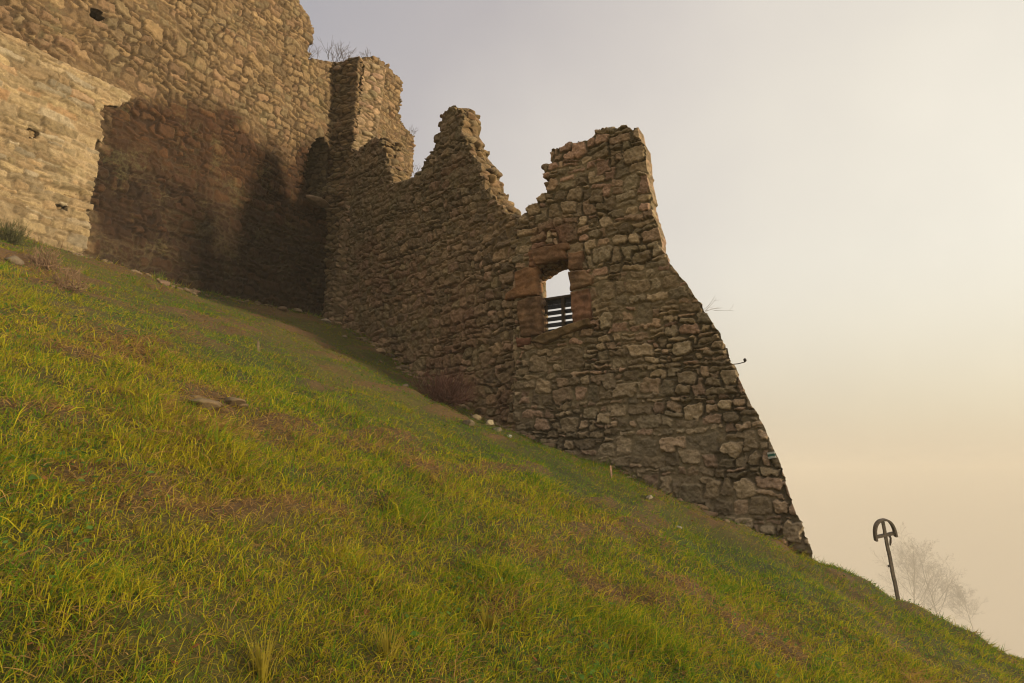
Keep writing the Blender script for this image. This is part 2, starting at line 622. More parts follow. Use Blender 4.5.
# ------------------------------------------------------------------ rubble masonry
class Rubble:
    """coursed rubble: rows of unequal stones, warped, with rounded recessed joints"""
    def __init__(self, seed, s0, s1, z0, z1, hh=(0.12, 0.3), ww=(0.18, 0.55), split=0.25, warp=0.07,
                 joint=0.018, relief=(0.02, 0.06), bevel=0.05, rag=0.012, wob=0.03, tilt=0.08, fillb=0.0, jump=0.0, jgrid=(0.9, 0.7)):
        self.fillb = fillb; self.jump = jump; self.jgrid = jgrid
        r = np.random.default_rng(seed)
        self.seed = seed; self.warp = warp; self.joint = joint; self.relief = relief; self.bevel = bevel; self.rag = rag; self.wob = wob; self.tilt = tilt
        ze = [z0 - 1]
        while ze[-1] < z1 + 1:
            ze.append(ze[-1] + r.uniform(*hh) * (0.6 if r.random() < 0.2 else 1))
        self.ze = np.array(ze)
        self.rows = []
        for i in range(len(ze) - 1):
            h = ze[i + 1] - ze[i]
            se = [s0 - 1 - r.uniform(0, .5)]
            while se[-1] < s1 + 1:
                se.append(se[-1] + r.uniform(*ww) * (0.55 + 0.45 * min(1.6, h / np.mean(hh))) * (0.5 if r.random() < 0.22 else 1))
            self.rows.append(np.array(se))
        self.split = split

    def __call__(self, s, z):
        sh = s.shape
        s = s.ravel(); z = z.ravel()
        sd = self.seed
        ws = s + self.warp * fbm(s * 1.9, z * 1.9, seed=sd + 1, oct=3) + 0.018 * vnoise(s * 9, z * 9, seed=sd + 3)
        wz = z + self.warp * 0.9 * fbm(s * 1.5, z * 2.1, seed=sd + 2, oct=3) + 0.018 * vnoise(s * 9, z * 9, seed=sd + 4)
        row = np.clip(np.searchsorted(self.ze, wz) - 1, 0, len(self.rows) - 1)
        col = np.zeros_like(row); sl = np.zeros_like(ws); sr = np.zeros_like(ws)
        for i in np.unique(row):
            m = row == i
            e = self.rows[i]
            c = np.clip(np.searchsorted(e, ws[m]) - 1, 0, len(e) - 2)
            col[m] = c; sl[m] = e[c]; sr[m] = e[c + 1]
        zb = self.ze[row]; zt = self.ze[row + 1]
        # big stones that interrupt the courses
        jd = None
        if self.jump:
            gw, gh = self.jgrid
            ji = np.floor(ws / gw); jj = np.floor(wz / gh)
            js = (ji + 0.5 + 0.30 * (hash_f(ji, jj, 21, sd) - .5)) * gw; jz = (jj + 0.5 + 0.30 * (hash_f(ji, jj, 22, sd) - .5)) * gh
            ja = gw * (0.18 + 0.15 * hash_f(ji, jj, 23, sd)); jb = gh * (0.18 + 0.16 * hash_f(ji, jj, 24, sd))
            on = hash_f(ji, jj, 25, sd) < self.jump
            jd = np.maximum(np.abs(ws - js) - ja, np.abs(wz - jz) - jb)
            jin = on & (jd < 0)
            jd = np.where(on, jd, 9.0)
        # some cells hold two thin stones, one above the other
        h0 = hash_f(row, col, 0, sd)
        sp = (h0 < self.split)
        if jd is not None:
            sp &= ~jin
        cut = zb + (zt - zb) * (0.3 + 0.4 * hash_f(row, col, 1, sd))
        up = sp & (wz > cut)
        lo = sp & ~up
        zb = np.where(up, cut, zb); zt = np.where(lo, cut, zt)
        sub = np.where(up, 1, np.where(lo, 2, 0))
        if jd is not None:
            sl = np.where(jin, js - ja, sl); sr = np.where(jin, js + ja, sr)
            zb = np.where(jin, jz - jb, zb); zt = np.where(jin, jz + jb, zt)
            row = np.where(jin, ji + 5000, row).astype(int); col = np.where(jin, jj + 9000, col).astype(int)
        ids = np.stack([hash_f(row, col, 10 + sub * 7 + k, sd) for k in range(5)], -1)
        cs = (sl + sr) / 2; cz = (zb + zt) / 2
        a = (sr - sl) / 2; b = (zt - zb) / 2
        ds = ws - cs; dz = wz - cz
        ang = (ids[:, 0] - .5) * 2 * self.tilt
        ps = ds + ang * dz * 1.2; pz = dz - ang * ds * 0.6
        a2 = a * (0.9 + 0.12 * ids[:, 3]) - self.joint * (0.4 + 1.2 * ids[:, 1]); b2 = b * (0.9 + 0.12 * ids[:, 0]) - self.joint * (0.4 + 1.2 * ids[:, 2])
        # taper gives trapezoids
        a2 = a2 * (1 - 0.35 * (ids[:, 4] - .5) * np.clip(dz / np.maximum(b, .02), -1, 1))
        r = np.minimum(a2, b2) * (0.12 + 0.6 * ids[:, 2])
        qx = np.abs(ps) - (a2 - r); qz = np.abs(pz) - (b2 - r)
        dist = r - (np.hypot(np.maximum(qx, 0), np.maximum(qz, 0)) + np.minimum(np.maximum(qx, qz), 0))
        if jd is not None:
            dist = np.where(jin, dist, np.minimum(dist, jd - self.joint * 0.6))
        dist = dist + self.rag * fbm(s * 14, z * 14, seed=sd + 5, oct=3)
        rel = self.relief[0] + (self.relief[1] - self.relief[0]) * ids[:, 3]
        prof = np.clip(dist / self.bevel, 0, 1)
        prof = 1 - (1 - prof) ** 3
        # each face is a slightly tilted plane
        face = (ids[:, 1] - .5) * 0.22 * ds + (ids[:, 4] - .5) * 0.30 * dz
        h = prof * (rel + face) + 0.015 * fbm(s * 11, z * 11, seed=sd + 6, oct=4, gain=0.6) * (0.4 + prof)
        fill = smooth(-0.35, 0.45, fbm(s * 1.1, z * 1.4, seed=sd + 9, oct=3) + self.fillb)
        h = h - 0.055 * (1 - 0.85 * fill) * (1 - smooth(-0.012, 0.010, dist))
        h = h + self.wob * fbm(s * 0.7, z * 0.7, seed=sd + 7, oct=2)
        jt = 1 - smooth(-0.004, 0.012, dist)
        return dict(h=h.reshape(sh), joint=jt.reshape(sh), fill=fill.reshape(sh), ids=ids.reshape(sh + (5,)),
                    ds=(cs - ws).reshape(sh), dz=(cz - wz).reshape(sh))


def stone_colours(ids, joint, palette, mortar, spread=0.3, fill=None):
    k = ids[..., 1] * 0.999 * len(palette)
    c = np.asarray(palette)[np.floor(k).astype(int)]
    c = c * (1 + spread * (ids[..., 2:3] * 2 - 1))
    if fill is None:
        mo = np.asarray(mortar)
    else:
        mo = np.asarray(mortar) * (1 + 0.55 * fill[..., None])
    return c * (1 - joint[..., None]) + mo * joint[..., None]


def slab(name, P, poly, thick, rub, palette, mortar, mat, parent=None, holes=(), recess=(), res=0.018,
         jag=0.8, off=0.0, spread=0.3, tint=None, rim_pal=None, caps=0, cap_size=(0.09, 0.2), seed=1, batter=0.0, zref=0.0, shear=None, rough=None, cap_ok=None):
    """a masonry wall: displaced front face, flat back, rubble-textured broken edges"""
    pl = np.array(poly)
    s0, z0 = pl.min(0) - 0.15; s1, z1 = pl.max(0) + 0.15
    s = np.arange(s0, s1, res); z = np.arange(z0, z1, res)
    S, Z = np.meshgrid(s, z, indexing='ij')
    R = rub(S, Z)
    cS = (S[:-1, :-1] + S[1:, 1:]) / 2; cZ = (Z[:-1, :-1] + Z[1:, 1:]) / 2
    Rc = {k: v[:-1, :-1] for k, v in R.items()}
    J = jag(cS, cZ) if callable(jag) else jag
    keep = in_poly(cS + Rc['ds'] * J, cZ + Rc['dz'] * J, poly)
    # joints at a broken edge fall out
    for h in holes:
        keep &= ~in_poly(cS, cZ, h)
    keep[0, :] = keep[-1, :] = False; keep[:, 0] = keep[:, -1] = False
    # drop single specks
    nb = np.zeros(keep.shape, int)
    for a in (-1, 0, 1):
        for b in (-1, 0, 1):
            nb += np.roll(np.roll(keep, a, 0), b, 1)
    keep &= nb >= 5
    H = R['h'].copy() + off
    for poly_r, dep in recess:
        e = in_poly(S + 0.03 * vnoise(S * 8, Z * 8, seed=3), Z + 0.03 * vnoise(S * 8, Z * 8, seed=4), poly_r)
        H = np.where(e, H * 0.4 - dep, H)
    H = H - batter * (Z - zref)
    colr = stone_colours(R['ids'], R['joint'], palette, mortar, spread, R['fill'])
    if tint is not None:
        colr = tint(S, Z, colr, R)
    nz = len(z)
    idx = np.arange(S.size).reshape(S.shape)
    ki, kj = np.nonzero(keep)
    q = np.stack([idx[ki, kj], idx[ki + 1, kj], idx[ki + 1, kj + 1], idx[ki, kj + 1]], -1)
    # orient so the face looks along the front normal
    d3 = np.array([P.D[0], P.D[1], 0]); n3 = np.array([P.NRM[0], P.NRM[1], 0])
    flip = np.cross(d3, (0, 0, 1)) @ n3 < 0
    # boundary edges: (a,b) in the order of the quad
    ed = np.concatenate([q[:, [0, 1]], q[:, [1, 2]], q[:, [2, 3]], q[:, [3, 0]]])
    key = ed.min(1).astype(np.int64) * (S.size + 1) + ed.max(1)
    u, first, cnt = np.unique(key, return_index=True, return_counts=True)
    be = ed[first[cnt == 1]]
    used = np.unique(q)
    remap = -np.ones(S.size, int); remap[used] = np.arange(len(used))
    fs, fz, fh = S.ravel()[used].copy(), Z.ravel()[used].copy(), H.ravel()[used]
    q = remap[q]; be = remap[be]
    # relax the staircase along the boundary
    nbv = len(used)
    for _ in range(3):
        ax = np.zeros(nbv); az = np.zeros(nbv); ac = np.zeros(nbv)
        for a, b in ((0, 1), (1, 0)):
            np.add.at(ax, be[:, a], fs[be[:, b]]); np.add.at(az, be[:, a], fz[be[:, b]]); np.add.at(ac, be[:, a], 1)
        m = ac > 0
        fs[m] = 0.5 * fs[m] + 0.5 * ax[m] / ac[m]; fz[m] = 0.5 * fz[m] + 0.5 * az[m] / ac[m]
    # outward normals at boundary vertices (quad order is counter-clockwise in s,z)
    ox = np.zeros(nbv); oz = np.zeros(nbv)
    ex = fs[be[:, 1]] - fs[be[:, 0]]; ez = fz[be[:, 1]] - fz[be[:, 0]]
    for a in (0, 1):
        np.add.at(ox, be[:, a], ez); np.add.at(oz, be[:, a], -ex)
    ln = np.hypot(ox, oz) + 1e-9
    ox /= ln; oz /= ln
    fpos = P.pos(fs, fz, fh)
    th = thick(fs, fz) if callable(thick) else np.full(nbv, thick)
    bh = off - batter * (fz - zref) - th + 0.02 * fbm(fs * 3, fz * 3, seed=seed + 3, oct=2)
    bsh = shear(fs, fz) if shear else np.zeros(nbv)
    bpos = P.pos(fs - bsh, fz, bh)
    fcol = colr.reshape(-1, 3)[used]
    verts = [fpos, bpos]; cols = [fcol, fcol * 0.9]
    q2 = q[:, ::-1] + nbv
    # rim
    bv = np.unique(be)
    rmap = -np.ones(nbv, int); rmap[bv] = np.arange(len(bv))
    K = int(max(4, min(30, np.mean(th) / 0.03)))
    layers = [bv]
    base = 2 * nbv
    pal = np.asarray(rim_pal if rim_pal is not None else palette)
    n3v = n3
    for k in range(1, K):
        t = k / K
        hh = fh[bv] * (1 - t) + bh[bv] * t
        p = P.pos(fs[bv] - bsh[bv] * t, fz[bv], hh)
        w = np.stack([fs[bv] / 0.26, fz[bv] / 0.17, hh / 0.26], -1)
        w = w + 0.35 * np.stack([vnoise(w[:, 0] * .9, w[:, 1] * .9, w[:, 2] * .9, seed=70 + i) for i in range(3)], -1)
        f1, f2, idh = worley3(w, seed)
        dd = np.clip((f2 - f1) / 0.35, 0, 1)
        disp = (0.075 * np.sqrt(dd) + 0.07 * idh - 0.09 + 0.012 * fbm(w[:, 0] * 4, w[:, 1] * 4, w[:, 2] * 4, seed=5, oct=2)) * min(1.0, 4 * t * (1 - t) + 0.15)
        if rough:
            disp = disp * rough(fs[bv], fz[bv])
        out3 = ox[bv][:, None] * d3 + oz[bv][:, None] * np.array([0, 0, 1.0])
        verts.append(p + out3 * disp[:, None])
        cc = pal[np.floor(idh * 0.999 * len(pal)).astype(int)] * (0.75 + 0.5 * hash_f(np.floor(idh * 1e4), 0, 0, 3))[:, None]
        jn = 1 - smooth(0.04, 0.16, f2 - f1)
        cols.append(cc * (1 - jn[:, None]) + np.asarray(mortar) * jn[:, None])
        layers.append(base + np.arange(len(bv)))
        base += len(bv)
    layers.append(bv + nbv)
    rq = []
    a = rmap[be[:, 0]]; b = rmap[be[:, 1]]
    for k in range(K):
        la, lb = layers[k], layers[k + 1]
        rq.append(np.stack([la[b], la[a], lb[a], lb[b]], -1))
    rq = np.concatenate(rq)
    faces = np.concatenate([q, q2, rq])
    tris = []
    # loose stones sitting along the broken top
    if caps:
        rg = np.random.default_rng(seed + 50)
        cand = bv[(oz[bv] > 0.25)]
        if cap_ok:
            cand = cand[cap_ok(fs[cand], fz[cand])]
        for _ in range(caps if len(cand) else 0):
            i = int(rg.choice(cand))
            t = rg.uniform(0.05, 0.95)
            bs, bf = boulder(rg)
            sz = rg.uniform(*cap_size) * np.array([1.25, 1.0, 0.62])
            ctr = P.pos(fs[i], fz[i], fh[i] * (1 - t) + bh[i] * t) + np.array([0, 0, sz[2] * 0.25 - 0.03])
            an = rg.uniform(0, math.tau); tl = rg.normal(0, 0.2)
            v = bs * sz
            v = v @ np.array([[math.cos(an), math.sin(an), 0], [-math.sin(an), math.cos(an), 0], [0, 0, 1.0]])
            v = v @ np.array([[1, 0, 0], [0, math.cos(tl), math.sin(tl)], [0, -math.sin(tl), math.cos(tl)]])
            verts.append(v + ctr)
            cols.append(np.broadcast_to(pal[rg.integers(len(pal))] * rg.uniform(0.7, 1.25), v.shape))
            tris.append(bf + base); base += len(v)
    if flip:
        faces = faces[:, ::-1]
    fl = [faces] + ([np.concatenate(tris)] if tris else [])
    return np_mesh(name, np.concatenate(verts), fl, mat, parent, np.concatenate(cols))


def pxs(P, pts, off=0.0):
    return [P.hit(x, y, off) for x, y in pts]


PAL_R = [(0.279, 0.189, 0.116), (0.242, 0.177, 0.103), (0.285, 0.212, 0.128), (0.186, 0.137, 0.081), (0.291, 0.183, 0.121), (0.229, 0.179, 0.110)]
MOR_R = (0.115, 0.087, 0.048)
PAL_L = [(0.211, 0.144, 0.089), (0.186, 0.132, 0.081), (0.237, 0.163, 0.095), (0.166, 0.118, 0.071), (0.224, 0.147, 0.097), (0.192, 0.146, 0.086)]
MOR_L = (0.098, 0.068, 0.034)
PAL_C = [(0.150, 0.102, 0.051), (0.134, 0.089, 0.045), (0.163, 0.112, 0.058), (0.116, 0.079, 0.041), (0.144, 0.092, 0.051), (0.139, 0.102, 0.055)]
MOR_C = (0.058, 0.038, 0.020)
PAL_P = [(0.226, 0.171, 0.092), (0.202, 0.153, 0.084), (0.239, 0.185, 0.109), (0.184, 0.135, 0.075), (0.220, 0.156, 0.084), (0.220, 0.182, 0.121)]
MOR_P = (0.162, 0.123, 0.073)

# ------------------------------------------------------------------ ruined wall with the window
wall_e = empty('ruined_wall', (float(W0[0]), float(W0[1]), -0.6))
tag(wall_e, 'jagged shaded ruin wall with a stone framed window and sloping right buttress', 'ruined wall')


def wpx(pts):
    """points read in an enlargement of the window, back to photo pixels"""
    return [(500 + x / 5.25, 230 + y / 5.25) for x, y in pts]


open_px = wpx([(190, 188), (362, 150), (375, 270), (385, 485), (208, 552), (195, 300)])
frame_out_px = wpx([(150, 112), (360, 62), (366, 116), (435, 112), (440, 208), (495, 250), (480, 300), (486, 470), (330, 560), (165, 600), (105, 600), (100, 372), (40, 368), (45, 330), (84, 300), (84, 216), (150, 194)])
HOLE = pxs(P_R, open_px)
FRAME = pxs(P_R, frame_out_px)

right_top = [(522, 219), (526, 211), (537, 204), (542, 196), (540, 189), (547, 184), (540, 167), (548, 163), (549, 150), (559, 149), (565, 145), (577, 139), (591, 138), (594, 131), (602, 128), (619, 127), (625, 124), (629, 130), (638.5, 127)]
right_edge = [(644, 152), (650, 193), (654, 216), (661, 243), (667, 257), (672, 266), (686, 282), (699, 302), (717, 330), (726, 349), (747, 396), (761, 421), (780, 461), (794, 503), (813, 555), (822, 590)]
bs_z = pxs(P_R, [(822, 590)])[0]
poly_R = [(-1.0, -0.3 - 1.6)] + [(-1.0, P_R.hit(519, 225)[1])] + pxs(P_R, right_top + right_edge) + [(bs_z[0], -3.6), (-1.0, -3.6)]
poly_R = poly_R[1:]
rubR = Rubble(11, -2, 6.5, -4, 8, hh=(0.16, 0.37), ww=(0.20, 0.54), split=0.30, warp=0.060, joint=0.012, relief=(0.006, 0.055), bevel=0.030, rag=0.020, tilt=0.24, fillb=0.18, jump=0.75, jgrid=(0.80, 0.66))
top_edge_s = P_R.hit(660, 240)[0]


def jagR(s, z):
    # rough broken top on the left, dressed corner on the right
    edge = smooth(-0.9, 0.1, s) * (1 - smooth(1.2, 1.9, s))
    return 0.12 + 0.5 * (z > 4.2) * (1 - 0.8 * smooth(1.0, 1.7, s)) - 0.02 * (s > 1.9)


def tintR(S, Z, c, R):
    # stones around the frame are reddish; lower stones greyer; the edge stones darker brown
    red = smooth(0.9, 0.2, np.hypot((S + 0.05) / 1.0, (Z - 4.95) / 0.7)) * (R['ids'][..., 3] > 0.5)
    c = c * (1 - 0.6 * red[..., None]) + np.array([0.17, 0.075, 0.045]) * 0.6 * red[..., None]
    g = smooth(3.2, 0.5, Z)[..., None] * 0.35
    grey = c.mean(-1, keepdims=True) * np.array([1.14, 1.0, 0.80])
    return c * (1 - g) + grey * g


TH_R = 0.40
sec_r = slab('squared_masonry', P_R, poly_R, lambda s, z: np.full(s.shape, TH_R), rubR, PAL_R, MOR_R, M_STONE, wall_e,
             holes=[HOLE], recess=[(FRAME, 0.0)], res=0.0135, spread=0.36, jag=jagR, tint=tintR, caps=16, cap_size=(0.08, 0.15), seed=3, rim_pal=PAL_L,
             shear=lambda s, z: 0.03 * smooth(1.2, 1.9, s) + 0.10 * smooth(4.6, 3.6, z) * smooth(1.6, 2.2, s), rough=lambda s, z: 1 - 0.8 * smooth(1.3, 1.9, s), cap_ok=lambda s, z: (s < 1.5) & (z > 4))
tag(sec_r, 'grey brown wall section of larger squared stones')

left_top = [(349, 157), (353, 157), (360, 148), (372, 141), (382, 137), (385, 151), (391, 172), (396, 185), (402, 184), (416, 176), (423, 166), (433, 145), (441, 125), (442, 115), (454, 107), (463, 113), (462, 128), (470, 148), (481, 169), (492, 196), (503, 209), (516, 217), (520, 219)]
poly_L = pxs(P_L, [(x, y) for x, y in left_top])
sL0 = poly_L[0][0]
poly_L = [(sL0 - 0.3, poly_L[0][1])] + poly_L + [(0.0, poly_L[-1][1]), (0.0, -3.0), (sL0 - 0.3, -3.0)]
rubL = Rubble(23, -8, 1, -3, 10, hh=(0.14, 0.30), ww=(0.16, 0.40), split=0.15, warp=0.085, joint=0.012, relief=(0.008, 0.055), bevel=0.03, rag=0.022, wob=0.04, tilt=0.32, fillb=0.10, jump=0.75, jgrid=(0.58, 0.46))


def tintL(S, Z, c, R):
    # weathering: mossy dark towards the old wall head, reddish band half-way
    hd = smooth(5.2, 7.2, Z + 0.5 * fbm(S, Z, seed=8, oct=3))[..., None] * 0.45
    c = c * (1 - hd) + np.array([0.095, 0.078, 0.045]) * hd
    rd = (smooth(0.1, 0.7, fbm(S * 0.5, Z * 0.8, seed=9, oct=3)) * (R['ids'][..., 3] > 0.45))[..., None] * 0.45
    return c * (1 - rd) + np.array([0.165, 0.085, 0.055]) * rd


sec_l = slab('rubble_masonry', P_L, poly_L, lambda s, z: np.full(s.shape, 0.62), rubL, PAL_L, MOR_L, M_STONE, wall_e,
             res=0.016, jag=0.6, spread=0.36, tint=tintL, caps=90, cap_size=(0.07, 0.17), seed=5, rim_pal=PAL_C)
tag(sec_l, 'brown wall section of small rough rubble with two broken peaks')

# window frame of red sandstone: jambs, lintel, sill
frame = None      # the lintel mesh carries the frame; jambs and sill hang under it


def dressed(name, px_poly, proud, depth, colr, seed, res=0.014):
    """one block of dressed stone, rounded edges, pitted face"""
    pts = np.array(pxs(P_R, wpx(px_poly)))
    s0, z0 = pts.min(0) - 0.03; s1, z1 = pts.max(0) + 0.03
    s = np.arange(s0, s1, res); z = np.arange(z0, z1, res)
    S, Z = np.meshgrid(s, z, indexing='ij')
    wS = S + 0.015 * fbm(S * 6, Z * 6, seed=seed, oct=2); wZ = Z + 0.015 * fbm(S * 6, Z * 6, seed=seed + 1, oct=2)
    # signed distance to the outline
    d = np.full(S.shape, 9.0)
    n = len(pts)
    for i in range(n):
        a, b = pts[i], pts[(i + 1) % n]
        ab = b - a
        t = np.clip(((wS - a[0]) * ab[0] + (wZ - a[1]) * ab[1]) / (ab @ ab), 0, 1)
        d = np.minimum(d, np.hypot(wS - a[0] - t * ab[0], wZ - a[1] - t * ab[1]))
    ins = in_poly(wS, wZ, [tuple(p) for p in pts])
    d = np.where(ins, d, -d)
    prof = np.sqrt(1 - (1 - np.clip(d / 0.035, 0, 1)) ** 2)
    H = proud * prof - 0.03 * (1 - prof) + 0.014 * fbm(S * 7, Z * 7, seed=seed + 2, oct=4)
    wave = 0.008 * np.sin(Z * 38 + 3 * fbm(S * 3, Z * 3, seed=seed))
    H = H + wave * prof
    keep = (d[:-1, :-1] > 0)
    idx = np.arange(S.size).reshape(S.shape)
    ki, kj = np.nonzero(keep)
    q = np.stack([idx[ki, kj], idx[ki + 1, kj], idx[ki + 1, kj + 1], idx[ki, kj + 1]], -1)
    ed = np.concatenate([q[:, [0, 1]], q[:, [1, 2]], q[:, [2, 3]], q[:, [3, 0]]])
    key = ed.min(1).astype(np.int64) * (S.size + 1) + ed.max(1)
    u, first, cnt = np.unique(key, return_index=True, return_counts=True)
    be = ed[first[cnt == 1]]
    used = np.unique(q); remap = -np.ones(S.size, int); remap[used] = np.arange(len(used))
    q = remap[q]; be = remap[be]; nv = len(used)
    f = P_R.pos(S.ravel()[used], Z.ravel()[used], H.ravel()[used])
    bk = P_R.pos(S.ravel()[used], Z.ravel()[used], np.full(nv, -depth))
    rq = np.stack([be[:, 1], be[:, 0], be[:, 0] + nv, be[:, 1] + nv], -1)
    fc = np.concatenate([q, q[:, ::-1] + nv, rq])
    blot = 0.62 + 0.60 * (0.5 + 0.5 * fbm(S * 4, Z * 4, seed=seed + 4, oct=3)).ravel()[used]
    cc = np.asarray(colr) * blot[:, None]
    o = np_mesh(name, np.concatenate([f, bk]) - np.array(wall_e.location), [fc], M_SAND, None, np.concatenate([cc, cc]))
    o.parent = frame or wall_e
    return o


RS = (0.199, 0.103, 0.048)
RS2 = (0.207, 0.106, 0.055)
frame = dressed('window_frame', [(152, 108), (360, 62), (370, 104), (340, 112), (362, 152), (192, 190), (152, 112)], 0.07, 0.20, (0.155, 0.083, 0.042), 73)
tag(frame, 'weathered red sandstone window frame')
dressed('jamb', [(150, 114), (190, 110), (192, 186), (196, 190), (196, 198), (150, 200)], 0.05, 0.22, RS2, 3)
dressed('jamb', [(80, 217), (150, 197), (194, 194), (199, 300), (202, 345), (150, 350), (25, 372), (35, 330), (85, 302)], 0.07, 0.22, RS, 13)
dressed('jamb', [(92, 374), (155, 353), (203, 349), (212, 550), (165, 562), (105, 562)], 0.06, 0.22, (0.165, 0.095, 0.050), 23)
dressed('jamb', [(85, 565), (162, 564), (167, 604), (90, 618)], 0.05, 0.2, (0.17, 0.078, 0.047), 33)
dressed('jamb', [(358, 120), (435, 112), (438, 206), (360, 216)], 0.06, 0.22, (0.18, 0.10, 0.052), 43)
dressed('jamb', [(361, 218), (440, 209), (497, 250), (480, 290), (372, 322), (366, 270)], 0.07, 0.22, (0.175, 0.102, 0.055), 53)
dressed('jamb', [(372, 326), (470, 305), (480, 390), (488, 468), (400, 500), (380, 482)], 0.06, 0.22, (0.165, 0.083, 0.047), 63)
dressed('sill', [(160, 592), (212, 553), (385, 488), (472, 460), (482, 500), (330, 560), (240, 604)], 0.09, 0.45, (0.15, 0.098, 0.045), 83)

# ragged rubble core hanging under the back of the opening's head
rg = np.random.default_rng(99)
core = MB()
for k in range(130):
    t = rg.random()
    zx = 192 + 165 * t
    zy = 172 + (150 - 136 * t ** 0.7) * rg.random() ** 0.7
    if rg.random() < 0.12:
        zx, zy = 188 + 10 * rg.random(), 200 + 340 * rg.random()
    offd = -rg.uniform(0.20, 0.40)
    s_, z_ = P_R.hit(500 + zx / 5.25, 230 + zy / 5.25, offd)
    v, fcs = boulder(rg)
    ctr = P_R.pos(s_, z_, offd)
    core.add(v * rg.uniform(0.04, 0.085) * np.array([1.2, 1.0, 0.8]) + ctr, None, fcs, np.array(PAL_C[rg.integers(6)]) * np.array([1.0, 0.85, 0.7]) * rg.uniform(0.6, 1.0))
o = core.build('rubble_core', M_STONE, wall_e, True)

# slatted wooden barrier standing inside the window
G_OFF = -0.36
gl, gt = P_R.hit(500 + 236 / 5.25, 230 + 372 / 5.25, G_OFF)
_, gb = P_R.hit(500 + 262 / 5.25, 230 + 548 / 5.25, G_OFF)
gr_, _ = P_R.hit(500 + 430 / 5.25, 230 + 320 / 5.25, G_OFF)
gate = empty('wooden_barrier', tuple(P_R.pos(gl, gb, G_OFF)))
tag(gate, 'dark slatted wooden barrier standing inside the ruin window', 'barrier')
AX = np.array([[P_R.D[0], P_R.D[1], 0], [P_R.NRM[0], P_R.NRM[1], 0], [0, 0, 1.0]])
gh = gt - gb; gw = gr_ - gl
cw = (0.05, 0.036, 0.026)


def gpart(name, sa, sb, za, zb, offn, hd, col):
    mb = MB()
    mb.box(P_R.pos((sa + sb) / 2, (za + zb) / 2, G_OFF + offn), AX, ((sb - sa) / 2, hd, (zb - za) / 2), col)
    return mb.build(name, M_WOOD, gate)


gpart('post', gl, gl + 0.06, gb - 0.12, gt, 0, 0.03, cw)
mid_s, _ = P_R.hit(500 + 333 / 5.25, 230 + 430 / 5.25, G_OFF)
gpart('post', mid_s - 0.035, mid_s + 0.035, gb - 0.12, gt - 0.002, 0, 0.03, cw)
gpart('post', gr_ - 0.06, gr_, gb - 0.12, gt, 0, 0.03, cw)
gpart('rail', gl - 0.02, gr_ + 0.02, gt, gt + 0.05, 0.004, 0.04, cw)
sl_z = np.linspace(gb - 0.06, gt - 0.02, 7)
for i in range(7):
    wd = (sl_z[1] - sl_z[0]) * (0.33 if i < 6 else 0.62)
    gpart('slat', gl + 0.02, gr_ - 0.02, sl_z[i] - wd, sl_z[i] + wd, -0.045, 0.011, (0.030, 0.034, 0.046))  # bluish slat colour carries a painted sky reflection

# ------------------------------------------------------------------ tower stub
tow = empty('tower_stub', (float(T_E[0]), float(T_E[1]), 3.5))
tag(tow, 'tall broken tower stub with one sunlit face beside the high wall', 'tower')
sTe = 1.05
zt_top = P_E.hit(357, 57.5)[1]
poly_T = [(-0.7, 2.5), (sTe, 2.5), (sTe, zt_top), (0.0, zt_top - 0.25), (-0.7, zt_top - 0.3)]
rubT = Rubble(31, -1, 4, 2, 14, hh=(0.12, 0.26), ww=(0.16, 0.42), split=0.15, warp=0.09, joint=0.013, relief=(0.02, 0.07), bevel=0.04, tilt=0.12)


def tintT(S, Z, c, R):
    d = smooth(8.5, 5.5, Z)[..., None] * 0.0
    return c * (1 - d)


slab('side_wall', P_T, poly_T, lambda s, z: np.full(s.shape, 0.7), rubT, PAL_L, MOR_L, M_STONE, tow, res=0.022, jag=0.2, seed=7, batter=0.085, zref=9.5)
end_px = [(357, 57.5), (373, 57), (380, 60), (388, 65), (391, 70), (398, 76), (402, 84), (401, 98), (400, 122), (407, 130), (414, 136), (413, 157), (412, 178)]
pe = pxs(P_E, end_px)
poly_E = [(0.0, pe[0][1])] + pe[1:] + [(pe[-1][0] + 0.3, 3.0), (0.0, 3.0)]
rubE = Rubble(37, -1, 4, 2, 14, hh=(0.12, 0.26), ww=(0.2, 0.46), split=0.15, warp=0.08, joint=0.013, relief=(0.02, 0.08), bevel=0.045, tilt=0.12)
slab('end_wall', P_E, poly_E, lambda s, z: np.full(s.shape, 1.2), rubE, PAL_C, MOR_C, M_STONE, tow, res=0.02, jag=0.45, seed=9, caps=24, cap_size=(0.1, 0.2))

# ------------------------------------------------------------------ high curtain wall
cur = empty('curtain_wall', (float(CORNER[0]), float(CORNER[1]), 4.0))
tag(cur, 'high sunlit castle wall stained brown under painted shade, with a pale rebuilt patch', 'castle wall')
ledge_px = [(345, 60), (304, 57), (284, 55), (268, 50), (240, 36), (200, 14), (160, -9), (100, -45), (0, -110), (-110, -185)]
pc = pxs(P_C, ledge_px)
poly_C = [(0.25, pc[0][1])] + pc[1:] + [(pc[-1][0], 1.5), (0.25, 1.5)]
rubC = Rubble(41, -17, 2, 1, 16, hh=(0.13, 0.29), ww=(0.2, 0.52), split=0.2, warp=0.10, joint=0.014, relief=(0.010, 0.055), bevel=0.035, wob=0.05, rag=0.020, tilt=0.24, fillb=-0.15, jump=0.6, jgrid=(0.72, 0.55))
# brown-stained area with cast shade painted in, traced as an outline
stain_shade = pxs(P_C, [(85, 300), (88, 215), (96, 160), (100, 118), (128, 100), (160, 88), (200, 92), (240, 118), (275, 150), (290, 158), (305, 145), (322, 142), (345, 160), (345, 360), (85, 340)])


